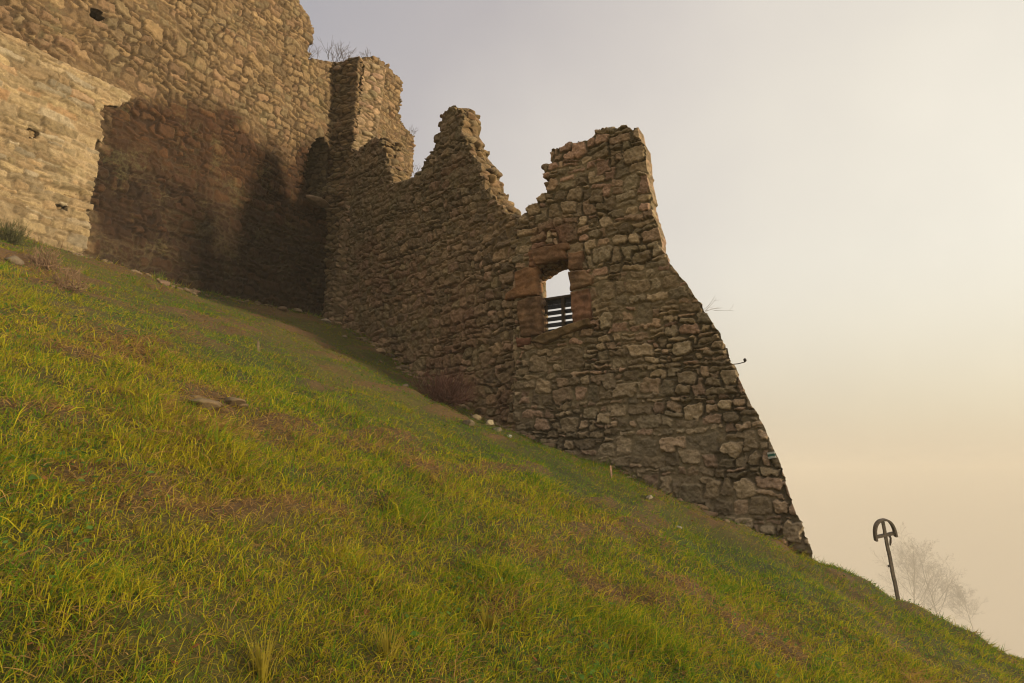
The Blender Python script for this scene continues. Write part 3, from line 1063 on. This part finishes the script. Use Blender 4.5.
def tintC(S, Z, c, R):
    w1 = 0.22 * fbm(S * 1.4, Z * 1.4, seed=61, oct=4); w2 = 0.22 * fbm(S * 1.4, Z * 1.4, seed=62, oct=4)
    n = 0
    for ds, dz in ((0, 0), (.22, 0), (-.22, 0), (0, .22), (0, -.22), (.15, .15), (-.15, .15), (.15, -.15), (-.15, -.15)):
        n = n + in_poly(S + w1 + ds, Z + w2 + dz, stain_shade)
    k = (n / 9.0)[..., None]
    br = c * np.array([0.30, 0.195, 0.125]) * (0.58 + 0.42 * smooth(6.2, 7.6, Z + 0.35 * w1))[..., None]  # cast shade painted into the brown stone tone, deeper lower down
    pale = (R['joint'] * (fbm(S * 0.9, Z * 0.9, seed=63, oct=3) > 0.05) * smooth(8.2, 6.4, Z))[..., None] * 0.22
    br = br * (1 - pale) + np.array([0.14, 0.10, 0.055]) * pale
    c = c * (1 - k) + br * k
    # rusty and grey blotches on the upper part
    rd = (smooth(0.15, 0.8, fbm(S * 0.45, Z * 0.7, seed=64, oct=4)) * (R['ids'][..., 3] > 0.4))[..., None] * 0.22 * (1 - k)
    c = c * (1 - rd) + np.array([0.20, 0.115, 0.065]) * rd
    return c


def pbox(P, x0, y0, x1, y1):
    return pxs(P, [(x0, y0), (x1, y0), (x1, y1), (x0, y1)])


niche = pxs(P_C, [(306, 172), (309, 150), (316, 138), (324, 137), (328, 148), (328, 190), (322, 199), (309, 196)])
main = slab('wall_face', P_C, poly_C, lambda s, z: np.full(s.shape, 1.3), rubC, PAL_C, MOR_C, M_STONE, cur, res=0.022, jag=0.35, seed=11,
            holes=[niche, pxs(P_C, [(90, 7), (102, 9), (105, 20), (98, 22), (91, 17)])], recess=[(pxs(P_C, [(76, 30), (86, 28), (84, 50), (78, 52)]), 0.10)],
            tint=tintC, rim_pal=[(0.10, 0.07, 0.04), (0.13, 0.09, 0.05), (0.085, 0.06, 0.035)], caps=50, cap_size=(0.08, 0.18))  # dark rim stones paint shade into the niche
up_px = [(307, 75), (310, 56), (311, 42), (313, 30), (311, 22), (303, 9), (298, -2), (288, -14), (270, -28), (240, -50), (150, -110), (0, -210), (-110, -290)]
pu = pxs(P_C, up_px, -0.35)
poly_U = pu + [(pu[-1][0], P_C.hit(-110, -185)[1] - 0.6), P_C.hit(0, -85, -.35), P_C.hit(160, 14, -.35), P_C.hit(250, 58, -.35), P_C.hit(285, 74, -.35)]
rubU = Rubble(47, -17, 2, 5, 22, hh=(0.10, 0.22), ww=(0.16, 0.42), split=0.15, warp=0.10, joint=0.012, relief=(0.02, 0.06), bevel=0.04, tilt=0.12)
slab('upper_wall', P_C, poly_U, lambda s, z: np.full(s.shape, 0.9), rubU, PAL_C, MOR_C, M_STONE, cur, res=0.024, jag=0.6, off=-0.35, seed=13, caps=30)

pale_px = [(-110, -26), (-40, 10), (0, 30), (60, 60), (105, 82), (133, 95), (128, 104), (104, 106), (101, 130), (97, 170), (90, 212), (84, 258)]
pp = pxs(P_C, pale_px, 0.16)
poly_P = pp + [(pp[-1][0], 1.5), (pp[0][0], 1.5)]
rubP = Rubble(53, -17, 0, 1, 14, hh=(0.10, 0.24), ww=(0.25, 0.7), split=0.2, warp=0.05, joint=0.006, relief=(0.008, 0.028), bevel=0.04, wob=0.03, tilt=0.07)


def tintP(S, Z, c, R):
    o = (hash_f(np.floor(R['ids'][..., 4] * 1e5), 0, 0, 5) > 0.965)[..., None] * 0.4
    c = c * (1 - o) + np.array([0.26, 0.14, 0.065]) * o
    d = smooth(0.2, 0.8, fbm(S * 1.0, Z * 1.6, seed=66, oct=4))[..., None] * 0.35
    return c * (1 - d) + np.array([0.185, 0.135, 0.078]) * d


pat = slab('rebuilt_facing', P_C, poly_P, lambda s, z: np.full(s.shape, 0.22), rubP, PAL_P, MOR_P, M_PALE, cur, res=0.02, jag=0.3, off=0.16, seed=15,
           holes=[pxs(P_C, [(28, 127), (40, 131), (38.5, 140), (28, 136.5)], .16), pxs(P_C, [(54, 203), (69, 206), (67, 211), (56, 209)], .16)],
           recess=[(pxs(P_C, [(42, 182), (84, 190), (86, 200), (62, 194), (44, 190)], .16), 0.05)],
           tint=tintP)
tag(pat, 'pale smooth rebuilt facing with a small square hole')
# the core of the wall closes the openings deep inside
rubN = Rubble(59, -10, 2, 1, 16, hh=(0.12, 0.25))
pcore = [(0.2, 2.0), (0.2, pc[0][1] - 0.5)] + [(a_, b_ - 0.5) for a_, b_ in pc[1:]] + [(pc[-1][0], 2.0)]
slab('wall_core', P_C, pcore, lambda s, z: np.full(s.shape, 0.4), rubN, PAL_L, MOR_L, M_STONE, cur, res=0.07, jag=0.0, off=-1.36, seed=17)
# stone sill under the niche
v, fcs = boulder(np.random.default_rng(5), True)
s_, z_ = P_C.hit(316, 203, 0.1)
mb = MB()
mb.add((v * np.array([0.55, 0.30, 0.16])) @ np.array([[P_C.D[0], P_C.D[1], 0], [-P_C.D[1], P_C.D[0], 0], [0, 0, 1]]) + P_C.pos(s_, z_, 0.1), None, fcs, (0.16, 0.11, 0.07))
mb.build('niche_sill', M_STONE, cur, True)

# ------------------------------------------------------------------ grass
def outside_walls(x, y, gap):
    k = np.ones(np.shape(x), bool)
    for P, smin, smax in ((P_R, -1.2, 4.6), (P_L, -8, 0.3), (P_T, -0.5, 2), (P_C, -14, 0.5)):
        nd = (x - P.O[0]) * P.NRM[0] + (y - P.O[1]) * P.NRM[1]
        ss = (x - P.O[0]) * P.D[0] + (y - P.O[1]) * P.D[1]
        k &= ~((ss > smin) & (ss < smax) & (nd < gap))
    return k


def make_grass():
    rg = np.random.default_rng(2024)
    d = np.linspace(1.9, 21, 600)
    dens = 12500 * np.minimum(1, (4.0 / d)) ** 1.7
    cdf = np.cumsum(d * 2.8 * dens) * (d[1] - d[0])
    n = int(min(1350000, cdf[-1]))
    yy = np.interp(rg.random(n) * cdf[-1], cdf, d)
    x = rg.uniform(-1.5, 1.3, n) * yy; y = yy
    # unmown grass along the wall feet
    for P, sa, sb, nf in ((P_R, -1.0, 4.4, 9000), (P_L, -7.0, 0.0, 12000), (P_C, -9.5, -0.3, 6000)):
        ss = rg.uniform(sa, sb, nf); nd = 0.05 + rg.exponential(0.13, nf)
        kf = fbm(ss * 1.6, 0 * ss, seed=78, oct=3) + rg.normal(0, .25, nf) > -0.1
        x = np.concatenate([x, (P.O[0] + P.D[0] * ss + P.NRM[0] * nd)[kf]]); y = np.concatenate([y, (P.O[1] + P.D[1] * ss + P.NRM[1] * nd)[kf]])
    n = len(x)
    cl = 0.5 + 0.5 * fbm(x * 3.2, y * 3.2, seed=71, oct=3)
    so = soilness(x, y)
    keep = rg.random(n) < np.clip(0.40 + 0.9 * cl, 0, 1) * (1 - 0.35 * so)
    keep &= outside_walls(x, y, 0.03)
    qd = (x - R0[0]) * RN[0] + (y - R0[1]) * RN[1]
    keep &= qd < 2.0
    x, y, so = x[keep], y[keep], so[keep]
    n = len(x)
    z = terr(x, y)
    g = greenness(x, y)
    fine = fbm(x * 4.5, y * 4.5, seed=75, oct=2)
    dry = rg.random(n) < np.clip(0.20 + 0.58 * so + 0.22 * (1 - g) + 0.16 * fine, 0, 0.92)
    yel = (~dry) & (rg.random(n) < np.clip(0.34 + 0.45 * (1 - g), 0, 1))
    r_ = np.hypot(x, y)
    tus = smooth(0.05, 0.8, fbm(x * 1.3, y * 1.3, seed=81, oct=3))
    L = rg.gamma(5.0, 0.2, n) * (0.058 + 0.050 * tus) * (0.70 + 0.42 * smooth(12, 5, y))
    foot = ~outside_walls(x, y, 0.38)
    L = np.where(foot, L * rg.uniform(1.0, 2.9, n), L)
    az = rg.uniform(0, math.tau, n)
    lean = np.abs(rg.normal(0.60, 0.35, n))
    lean = np.where(dry, np.abs(rg.normal(1.25, 0.30, n)), lean)
    dx = np.cos(az) * np.sin(lean) + 0.16; dy = np.sin(az) * np.sin(lean) - 0.10
    dz = np.cos(lean) + 0.12
    ln = np.sqrt(dx * dx + dy * dy + dz * dz); dx /= ln; dy /= ln; dz /= ln
    Wd = (0.0007 + 0.00036 * r_) * rg.uniform(0.7, 1.4, n)
    ra = rg.uniform(0, math.tau, n)
    wx = np.cos(ra); wy = np.sin(ra); wz = np.zeros(n)
    dt = wx * dx + wy * dy
    wx -= dt * dx; wy -= dt * dy; wz -= dt * dz
    wl = np.sqrt(wx * wx + wy * wy + wz * wz) + 1e-6
    wv = np.stack([wx, wy, wz], -1) * (Wd / wl)[:, None]
    bend = rg.uniform(0.15, 0.6, n) * L
    p0 = np.stack([x, y, z - 0.012], -1)
    dv = np.stack([dx, dy, dz], -1) * L[:, None]
    hz = np.stack([dx, dy, 0 * dz], -1); hz /= (np.linalg.norm(hz, axis=1, keepdims=True) + 1e-6)
    p1 = p0 + dv * 0.55
    p2 = p0 + dv + (hz * 0.6 + np.array([0, 0, -0.55])) * bend[:, None]
    cg = np.array([0.175, 0.265, 0.014]); cg2 = np.array([0.070, 0.150, 0.011])
    cy = np.array([0.390, 0.335, 0.016]); cs = np.array([0.400, 0.250, 0.080]); cs2 = np.array([0.190, 0.108, 0.036])
    upper = smooth(8, 12.5, y)
    yel &= rg.random(n) > 0.55 * upper
    r = rg.random(n)[:, None] * (1 - 0.6 * upper[:, None])  # darker greens upslope, shade painted into the blade colour
    C = cg * r + cg2 * (1 - r)
    C = np.where(yel[:, None], cy * (0.6 + 0.6 * r), C)
    C = np.where(dry[:, None], cs * r + cs2 * (1 - r), C)
    near = r_ < 8.5
    a = near
    V1 = np.stack([p0[a] - wv[a], p0[a] + wv[a], p1[a] - wv[a] * 0.8, p1[a] + wv[a] * 0.8, p2[a]], 1).reshape(-1, 3)
    b = np.arange(a.sum())[:, None] * 5
    Q1 = (b + np.array([0, 1, 3, 2])).astype(np.int32)
    T1 = (b + np.array([2, 3, 4])).astype(np.int32)
    a = ~near
    V3 = np.stack([p0[a] - wv[a], p0[a] + wv[a], p2[a]], 1).reshape(-1, 3)
    T3 = (np.arange(a.sum())[:, None] * 3 + np.arange(3)).astype(np.int32) + len(V1)
    C13 = np.concatenate([np.repeat(C[near], 5, axis=0), np.repeat(C[~near], 3, axis=0)])
    # small broad leaves of weeds in patches, a few fallen brown leaves
    m = 42000
    yw = np.interp(rg.random(m) * cdf[-1], cdf, d); xw = rg.uniform(-1.5, 1.3, m) * yw
    wn = fbm(xw * 0.9, yw * 0.9, seed=91, oct=3)
    kp = ((wn > 0.22) | (rg.random(m) < 0.03)) & outside_walls(xw, yw, 0.05)
    xw, yw, wn = xw[kp], yw[kp], wn[kp]; m = len(xw)
    ct = np.stack([xw, yw, terr(xw, yw) + rg.uniform(0.015, 0.05, m)], -1)
    a = rg.uniform(0, math.tau, m); sz = rg.uniform(0.008, 0.026, m)
    e1 = np.stack([np.cos(a), np.sin(a), rg.normal(0, .35, m)], -1) * sz[:, None]
    e2 = np.stack([-np.sin(a), np.cos(a), rg.normal(0, .35, m)], -1) * sz[:, None] * 0.55
    V2 = np.stack([ct - e1, ct + e2, ct + e1, ct - e2], 1).reshape(-1, 3)
    Q2 = (np.arange(m)[:, None] * 4 + np.arange(4)).astype(np.int32) + len(V1) + len(V3)
    lc = np.array([0.085, 0.165, 0.030]) * rg.uniform(0.6, 1.4, m)[:, None]
    lc = np.where((wn < 0.22)[:, None] | (rg.random(m) < 0.05)[:, None], np.array([0.26, 0.10, 0.04]) * rg.uniform(0.5, 1.2, m)[:, None], lc)
    C2 = np.repeat(lc, 4, axis=0)
    o = np_mesh('grass', np.concatenate([V1, V3, V2]), [np.concatenate([Q1, Q2]), np.concatenate([T1, T3])], M_GRASS, None, np.concatenate([C13, C2]), False)
    tag(o, 'yellow green hillside grass with dry straw', 'grass', kind='stuff')


make_grass()

# ------------------------------------------------------------------ hooped wooden post on the crest
PX0 = ground_hit(897, 594)
if PX0 is None:
    PX0 = ray(897, 594) * 10.4
PX0 = PX0 * 1.02
PX0[2] = terr(PX0[0], PX0[1])
pd = float(PX0[1] * CP + PX0[2] * SP)


def at_depth(px, py, d=pd):
    return ray(px, py) * (d / 1.0)   # ray has unit depth along the view axis


post = empty('hooped_post', tuple(PX0))
tag(post, 'leaning wooden post with a hoop shaped head standing on the hill crest', 'wooden post')
R1v = np.array([1.0, 0, 0]); UPv = np.array([0, 0, 1.0]); FWv = np.array([0, 1.0, 0])
cw = (0.11, 0.088, 0.064)
top = at_depth(882.5, 521); bot = at_depth(898, 599)
ax_z = (top - bot) / np.linalg.norm(top - bot)
ax_x = np.cross(FWv, ax_z); ax_x /= np.linalg.norm(ax_x)
if ax_x[0] < 0: ax_x = -ax_x
ax_y = np.cross(ax_z, ax_x)
Lp = np.linalg.norm(top - bot)
mb = MB()
sc = pd / F_PX
for i in range(-5, 8):
    t0, t1 = i / 8, (i + 1) / 8
    w = (1.55 - 0.25 * (t0 + t1) / 2) * sc
    mb.box(bot + ax_z * (Lp * (t0 + t1) / 2 - 0.02) + ax_x * 0.004 * math.sin(i * 2.1), np.array([ax_x, ax_y, ax_z]), (w, w * 0.8, Lp / 16 + 0.002), np.array(cw) * (0.85 + 0.05 * (i % 4)))
pole = mb.build('pole', M_WOOD, post)
# hoop: pointed arch of bent board
def arc(k):
    th = math.pi * k
    cs_ = -math.cos(th)
    x_ = math.copysign(abs(cs_) ** 0.85, cs_) * 10.3
    y_ = math.sin(th) ** 0.75 * 19.0 - 3.0
    return x_, y_
cx0 = bot + ax_z * (Lp - 13.5 * sc)
mb = MB()
pts = [cx0 + ax_x * arc(k)[0] * sc + ax_z * (arc(k)[1] - 1.5) * sc for k in np.linspace(0, 1, 25)]
for i in range(24):
    a, b2 = pts[i], pts[i + 1]
    d_ = (b2 - a); l_ = np.linalg.norm(d_); d_ /= l_
    nrm = np.cross(ax_y, d_)
    mb.box((a + b2) / 2, np.array([d_, ax_y, nrm]), (l_ / 2 + 0.003, 2.4 * sc, 0.95 * sc), cw)
mb.build('hoop', M_WOOD, post)
mb = MB()
mb.box(cx0 - ax_z * 0.8 * sc, np.array([ax_x, ax_y, ax_z]), (11.0 * sc, 1.7 * sc, 1.35 * sc), np.array(cw) * 0.9)
mb.build('crossbar', M_WOOD, post)
mb = MB()
hk = cx0 + ax_x * 4.0 * sc - ax_z * 4 * sc
mb.tube([hk + ax_z * 1.5 * sc, hk + ax_x * .8 * sc - ax_z * 1.0 * sc, hk - ax_x * 0.2 * sc - ax_z * 5 * sc, hk - ax_x * 1.2 * sc - ax_z * 8 * sc], [1.1 * sc, 1.0 * sc, 1.1 * sc, .7 * sc], 6, np.array(cw) * 0.7)
mb.build('bracket', M_METAL, post, True)
mb = MB()
kb = bot + ax_z * Lp * 0.43 - ax_x * 2.6 * sc
mb.add(boulder(np.random.default_rng(4))[0] * 1.5 * sc + kb, None, ICO2F, np.array(cw) * 0.6)
mb.build('knob', M_METAL, post, True)

# ------------------------------------------------------------------ small things on and by the walls
def twig_cluster(name, base, n, h, spread, label, cat, group=None, col=(0.06, 0.042, 0.028), seed=1, rad=0.004, dirv=(0, 0, 1), sub=3):
    rg = np.random.default_rng(seed)
    e_ = empty(name, tuple(base))
    tag(e_, label, cat, group)
    mb = MB()
    dirv = np.array(dirv, float)
    for i in range(n):
        d = dirv + rg.normal(0, spread, 3); d /= np.linalg.norm(d)
        l = h * rg.uniform(0.5, 1.0)
        p = np.array(base) + rg.normal(0, 0.25 * h, 3) * np.array([1, 0.6, 0.05])
        pts = [p]
        for k in range(4):
            d = d + rg.normal(0, 0.16, 3); d /= np.linalg.norm(d)
            pts.append(pts[-1] + d * l / 4)
        mb.tube(pts, np.linspace(rad, rad * 0.4, 5), 4, np.array(col) * rg.uniform(0.7, 1.4), False)
        for k in range(sub):
            j = int(rg.integers(1, 4))
            d2 = d + rg.normal(0, 0.6, 3); d2 /= np.linalg.norm(d2)
            q0 = pts[j]
            mb.tube([q0, q0 + d2 * l * 0.2, q0 + (d2 + (0, 0, .3)) * l * 0.36], [rad * .6, rad * .5, rad * .3], 3, np.array(col) * rg.uniform(0.8, 1.6), False)
    o = mb.build('stems', M_TWIG, e_)
    return e_


def on_plane(P, px, py, off):
    s_, z_ = P.hit(px, py, off)
    return P.pos(s_, z_, off) if off == 0 else np.array([*(P.O + P.NRM * off + P.D * s_), z_])


twig_cluster('dry_shrub', on_plane(P_C, 339, 60, -0.25), 26, 0.75, 0.42, 'bare twiggy shrub on the high wall top, widest of those there', 'shrub', 'weeds on the wall heads', seed=3, rad=0.007)
twig_cluster('dry_shrub', on_plane(P_C, 314, 58, -0.25), 10, 0.55, 0.4, 'thin bare weed on the high wall top close to the upper wall end', 'shrub', 'weeds on the wall heads', seed=4, rad=0.006)
twig_cluster('dry_shrub', on_plane(P_E, 365, 57, -0.5), 10, 0.35, 0.6, 'low dry weed on top of the sunlit tower stub', 'shrub', 'weeds on the wall heads', seed=5, rad=0.006)
twig_cluster('dry_shrub', on_plane(P_E, 413, 134, -0.4), 8, 0.4, 0.5, 'sparse weed on the lower step of the tower stub', 'shrub', 'weeds on the wall heads', seed=6, rad=0.005)
twig_cluster('dry_shrub', on_plane(P_L, 416, 176, -0.4), 10, 0.4, 0.5, 'small weed in the gap left of the pointed wall peak', 'shrub', 'weeds on the wall heads', seed=8, rad=0.005)
twig_cluster('dry_twig', on_plane(P_R, 707, 311, -0.2), 5, 0.42, 0.22, 'pale dry twig growing out of the sloping wall edge', 'twig', col=(0.16, 0.12, 0.08), seed=9, rad=0.0032, dirv=(0.85, -0.4, 0.42), sub=1)

# bent iron rod with a small knob sticking out of the sloping edge
rb = on_plane(P_R, 731, 364.5, -0.15)
dr = pd * 0 + float(rb[1] * CP + rb[2] * SP)
tip = ray(745, 362) * dr
rod = empty('iron_rod', tuple(rb)); tag(rod, 'thin iron rod with knob sticking out of the sloping wall edge', 'rod')
mb = MB(); mb.tube([rb, (rb + tip) / 2 + (0, 0, -.01), tip], 0.009, 5, (0.05, 0.04, 0.035)); mb.build('bar', M_METAL, rod)
mb = MB(); v, fcs = boulder(np.random.default_rng(8)); mb.add(v * np.array([.032, .032, .045]) + tip + (0, 0, .025), None, fcs, (0.03, 0.025, 0.02)); mb.build('knob', M_METAL, rod, True)

# painted hiking mark on the edge of the buttress: white, green, white bars
mk = empty('trail_mark', tuple(on_plane(P_R, 770.5, 454.5, 0.06)))
tag(mk, 'small white and green painted trail mark near the buttress edge', 'trail mark')
for y0, y1, cl in ((452.0, 453.9, (0.34, 0.35, 0.31)), (453.9, 456.2, (0.03, 0.10, 0.075)), (456.2, 458.2, (0.34, 0.35, 0.31))):
    xa, xb = 767.0 + (y0 - 452) * 0.25, 774.0 + (y0 - 452) * 0.35
    c_ = [on_plane(P_R, xa, y0 + .6, .065), on_plane(P_R, xb, y0 - .5, .065), on_plane(P_R, xb + .4, y1 - .5, .065), on_plane(P_R, xa + .4, y1 + .6, .065)]
    n3_ = np.array([P_R.NRM[0], P_R.NRM[1], 0])
    v = np.array(c_ + [p - n3_ * 0.04 for p in c_])
    mb = MB(); mb.add(v, [(0, 1, 2, 3), (7, 6, 5, 4), (0, 4, 5, 1), (1, 5, 6, 2), (2, 6, 7, 3), (3, 7, 4, 0)], None, cl)
    mb.build('painted_bar', M_PAINT, mk)

# dry bush at the foot of the wall and dead plants on the slope
for (px, py, n_, h_, lab, sd) in ((441, 403, 260, 0.72, 'dark reddish dry bush against the foot of the ruin wall', 12),
                                  (42, 268, 60, 0.45, 'withered brown clump on the slope below the pale wall', 13),
                                  (8, 243, 150, 0.40, 'dark green scrub at the left end of the slope against the pale wall', 15),
                                  (68, 290, 34, 0.34, 'small dead plant clump lying lower right of the withered brown one', 14)):
    g = ground_hit(px, py)
    twig_cluster('dry_bush', g, n_, h_, 0.75, lab, 'bush', 'dead bushes on the slope', col=(0.055, 0.024, 0.017) if sd == 12 else (0.055, 0.055, 0.018) if sd == 15 else (0.17, 0.105, 0.06), seed=sd, rad=0.006)

# stones
def rock(px, py, size, col, label, sd, group='loose stones on the slope', sink=0.3, shape=(1, .8, .6)):
    rg = np.random.default_rng(sd)
    g = ground_hit(px, py)
    v, fcs = boulder(rg, True)
    an = rg.uniform(0, 3)
    v = v * np.array(shape) * size
    v = v @ np.array([[math.cos(an), math.sin(an), 0], [-math.sin(an), math.cos(an), 0], [0, 0, 1.0]])
    mb = MB(); mb.add(v + g + np.array([0, 0, size * shape[2] * (1 - 2 * sink) * 0.6]), None, fcs, np.array(col) * 0.5)
    o = mb.build('loose_stone', M_STONE, None, True)
    # origin at the stone
    me = o.data
    co = np.empty(len(me.vertices) * 3, np.float32); me.vertices.foreach_get('co', co)
    co = co.reshape(-1, 3) - g.astype(np.float32); me.vertices.foreach_set('co', co.ravel()); o.location = tuple(g)
    tag(o, label, 'stone', group)


rock(489, 424, 0.12, (0.50, 0.43, 0.30), 'whitish stone at the wall foot beside the dry bush, brightest there', 1)
rock(477, 419, 0.15, (0.34, 0.27, 0.16), 'yellowish stone at the wall foot just left of the brightest one', 2)
rock(467, 425, 0.13, (0.20, 0.16, 0.10), 'brown stone at the wall foot between bush and yellowish stone', 3)
rock(497, 431, 0.12, (0.24, 0.20, 0.14), 'grey stone at the wall foot just right of the brightest one', 4)
rock(456, 383, 0.15, (0.36, 0.31, 0.22), 'grey white stone behind the top of the dry bush', 5)
rock(325, 322, 0.17, (0.46, 0.38, 0.28), 'pale stone in the dark inner corner below the tower stub', 6)
rock(345, 338, 0.11, (0.34, 0.27, 0.18), 'small stone below the wall near the inner corner', 7)
for px_, py_, sz_, lab_, sd_ in ((203, 406, .15, 'largest flat rock bedded in the worn brown patch on the slope, left of its neighbours', 8),
                                 (232, 403, .13, 'second largest flat rock bedded in the worn patch, right of the largest', 9),
                                 (241, 405, .07, 'small rock bedded at the right end of the worn brown patch', 16),
                                 (197, 398, .06, 'small rock bedded at the upper left of the worn brown patch', 17),
                                 (217, 404, .07, 'small brown rock bedded between the two largest flat rocks', 18)):
    rock(px_, py_, sz_, (0.25, 0.175, 0.095), lab_, sd_, shape=(1.25, .85, .42), sink=.5)
rock(190, 419, 0.07, (0.42, 0.30, 0.18), 'small flat stone in the grass below the embedded pair', 10, shape=(1.3, .7, .4))
rock(14, 262, 0.15, (0.27, 0.21, 0.14), 'small stone on the slope left of the withered clump', 11)
rock(509, 437, 0.06, (0.55, 0.55, 0.52), 'tiny white pebble in the grass below the bend of the wall', 12)
rock(650, 498, 0.08, (0.38, 0.33, 0.24), 'small pale stone at the foot of the buttress', 13, shape=(1.4, .7, .5))
rock(679, 528, 0.05, (0.50, 0.48, 0.42), 'tiny pale pebble in the grass beneath the buttress', 14)
rock(405, 387, 0.09, (0.32, 0.25, 0.17), 'small stone in the grass left of the dry bush', 15)

# crumbled fragments along the foot of the walls
rg = np.random.default_rng(77)
deb = MB()
for P, sa, sb, n_ in ((P_R, -1.0, 4.3, 150), (P_L, -6.5, 0.0, 260), (P_C, -9.0, -0.5, 110)):
    for k in range(n_):
        s_ = rg.uniform(sa, sb); nd = 0.08 + rg.exponential(0.16)
        xy = P.O + P.D * s_ + P.NRM * nd
        z_ = float(terr(xy[0], xy[1]))
        v, fcs = boulder(rg)
        sz_ = rg.uniform(0.025, 0.07) * (2.0 if rg.random() < 0.15 else 1)
        deb.add(v * np.array([1.2, 1, .7]) * sz_ + (xy[0], xy[1], z_ + sz_ * 0.2), None, fcs, np.array(PAL_L[rg.integers(6)]) * rg.uniform(0.5, 1.05))
o = deb.build('rubble_debris', M_STONE, None, True)
tag(o, 'small crumbled stone fragments along the wall feet', 'rubble', kind='stuff')

# short wooden stakes
for (px, py, h_, col, lab) in ((258, 352, 0.17, (0.19, 0.14, 0.08), 'thin pale stake on the grass slope below the painted brown shade'),
                               (611.5, 477.5, 0.19, (0.40, 0.23, 0.16), 'short pinkish wooden stake at the foot of the buttress wall')):
    g = ground_hit(px, py)
    mb = MB(); mb.box(g + (0, 0, h_ / 2 - .03), np.array([[.995, 0, .09], [0, 1, 0], [-.09, 0, .995]]), (0.012, 0.012, h_ / 2 + .03), col)
    o = mb.build('wooden_stake', M_WOOD)
    tag(o, lab, 'stake', 'stakes in the slope')

# taller tufts of yellow grass near the camera
for i, (px, py, lab) in enumerate(((388, 660, 'bright yellow grass tuft in the near foreground, left of the middle'),
                                   (488, 630, 'smaller yellow grass tuft in the near foreground, right of the bright one'),
                                   (262, 678, 'yellow grass tuft at the bottom edge of the slope'))):
    rg = np.random.default_rng(300 + i)
    g = ground_hit(px, py)
    mb = MB()
    for k in range(46):
        a = rg.uniform(0, math.tau); ln_ = rg.uniform(0.10, 0.22) * (0.8 if i == 1 else 1)
        out_ = np.array([math.cos(a), math.sin(a), 0]) * rg.uniform(0.1, 0.55)
        p0 = g + np.array([math.cos(a), math.sin(a), 0]) * rg.uniform(0, 0.04) - (0, 0, .01)
        d_ = out_ + (0, 0, 1.0); d_ /= np.linalg.norm(d_)
        w = np.array([-math.sin(a), math.cos(a), 0]) * 0.0035
        p1 = p0 + d_ * ln_ * .5; p2 = p0 + d_ * ln_ + out_ * ln_ * .35
        mb.add([p0 - w, p0 + w, p1 - w * .8, p1 + w * .8, p2], [(0, 1, 3, 2)], [(2, 3, 4)], np.array([0.30, 0.24, 0.03]) * rg.uniform(0.6, 1.2))
    o = mb.build('grass_tuft', M_GRASS)
    tag(o, lab, 'grass tuft', 'yellow grass tufts')

# ------------------------------------------------------------------ bare trees in the mist
def bare_tree(px, py_base, py_top, dist, seed, label):
    rg = np.random.default_rng(seed)
    p = ray(px, py_base) * dist
    zb = float(terr(p[0], p[1]))
    ztop = float((ray(px, py_top) * dist)[2])
    H = max(8.0, ztop - zb)
    b0 = np.array([p[0], p[1], zb - 0.3])
    e_ = empty('bare_tree', tuple(b0)); tag(e_, label, 'tree', 'bare trees in the mist')
    tr = MB(); cr_ = MB()
    colr = (0.23, 0.18, 0.115)  # bark kept pale, mist fade painted into its colour

    def branch(mb, p0, d, l, r, lev):
        pts = [p0]; dd = d.copy()
        nseg = 5
        for k in range(nseg):
            dd = dd + rg.normal(0, 0.10, 3) + np.array([0, 0, 0.05]); dd /= np.linalg.norm(dd)
            pts.append(pts[-1] + dd * l / nseg)
        mb.tube(pts, np.linspace(r, r * (0.35 if lev else 0.3), nseg + 1), 5 if lev < 2 else 3, colr, False)
        if lev >= 4: return
        nb = (22, 9, 6, 4)[lev]
        for k in range(nb):
            t = (0.28 + 0.70 * (k + rg.random()) / nb) if lev == 0 else 0.15 + 0.85 * (k + rg.random()) / nb
            i = min(int(t * nseg), nseg - 1); fr = t * nseg - i
            q0 = pts[i] * (1 - fr) + pts[i + 1] * fr
            ax = (pts[i + 1] - pts[i]); ax /= np.linalg.norm(ax)
            s_ = rg.normal(size=3); s_ -= s_ @ ax * ax; s_ /= np.linalg.norm(s_)
            nd = ax * rg.uniform(0.55, 0.9) + s_ * rg.uniform(0.55, 0.95); nd /= np.linalg.norm(nd)
            ll = l * (0.60 * (1 - 0.60 * t) if lev == 0 else 0.48 * (1 - 0.35 * t)) * rg.uniform(0.8, 1.2)
            branch(cr_, q0, nd, ll, max(r * (1 - 0.7 * t) * 0.45, 0.035), lev + 1)

    branch(tr, b0, np.array([0, 0, 1.0]), H, H * 0.009, 0)
    tr.build('trunk', M_TWIG, e_, True)
    cr_.build('crown', M_TWIG, e_, True)


bare_tree(915, 630, 552, 390.0, 21, 'faint bare tree in the mist closest behind the hooped post')
bare_tree(945, 640, 560, 400.0, 22, 'faint bare tree in the mist, middle of the three')
bare_tree(975, 650, 592, 420.0, 23, 'faint low bare tree in the mist, farthest right')

# ------------------------------------------------------------------ haze over everything
hz = MB()
hz.box((0, 0, -44), np.eye(3), (6500, 6500, 63))
hm = bpy.data.materials.new('haze_air')
hm.use_nodes = True
ht = hm.node_tree
ht.nodes.clear()
ho = N(ht, 'ShaderNodeOutputMaterial')
pv = N(ht, 'ShaderNodeVolumePrincipled')
pv.inputs['Color'].default_value = (0.92, 0.88, 0.80, 1)
pv.inputs['Density'].default_value = 0.0013
pv.inputs['Anisotropy'].default_value = -0.65
ht.links.new(pv.outputs[0], ho.inputs['Volume'])
o = hz.build('haze', hm)
tag(o, 'thin warm morning mist filling the valley', 'haze', kind='stuff')
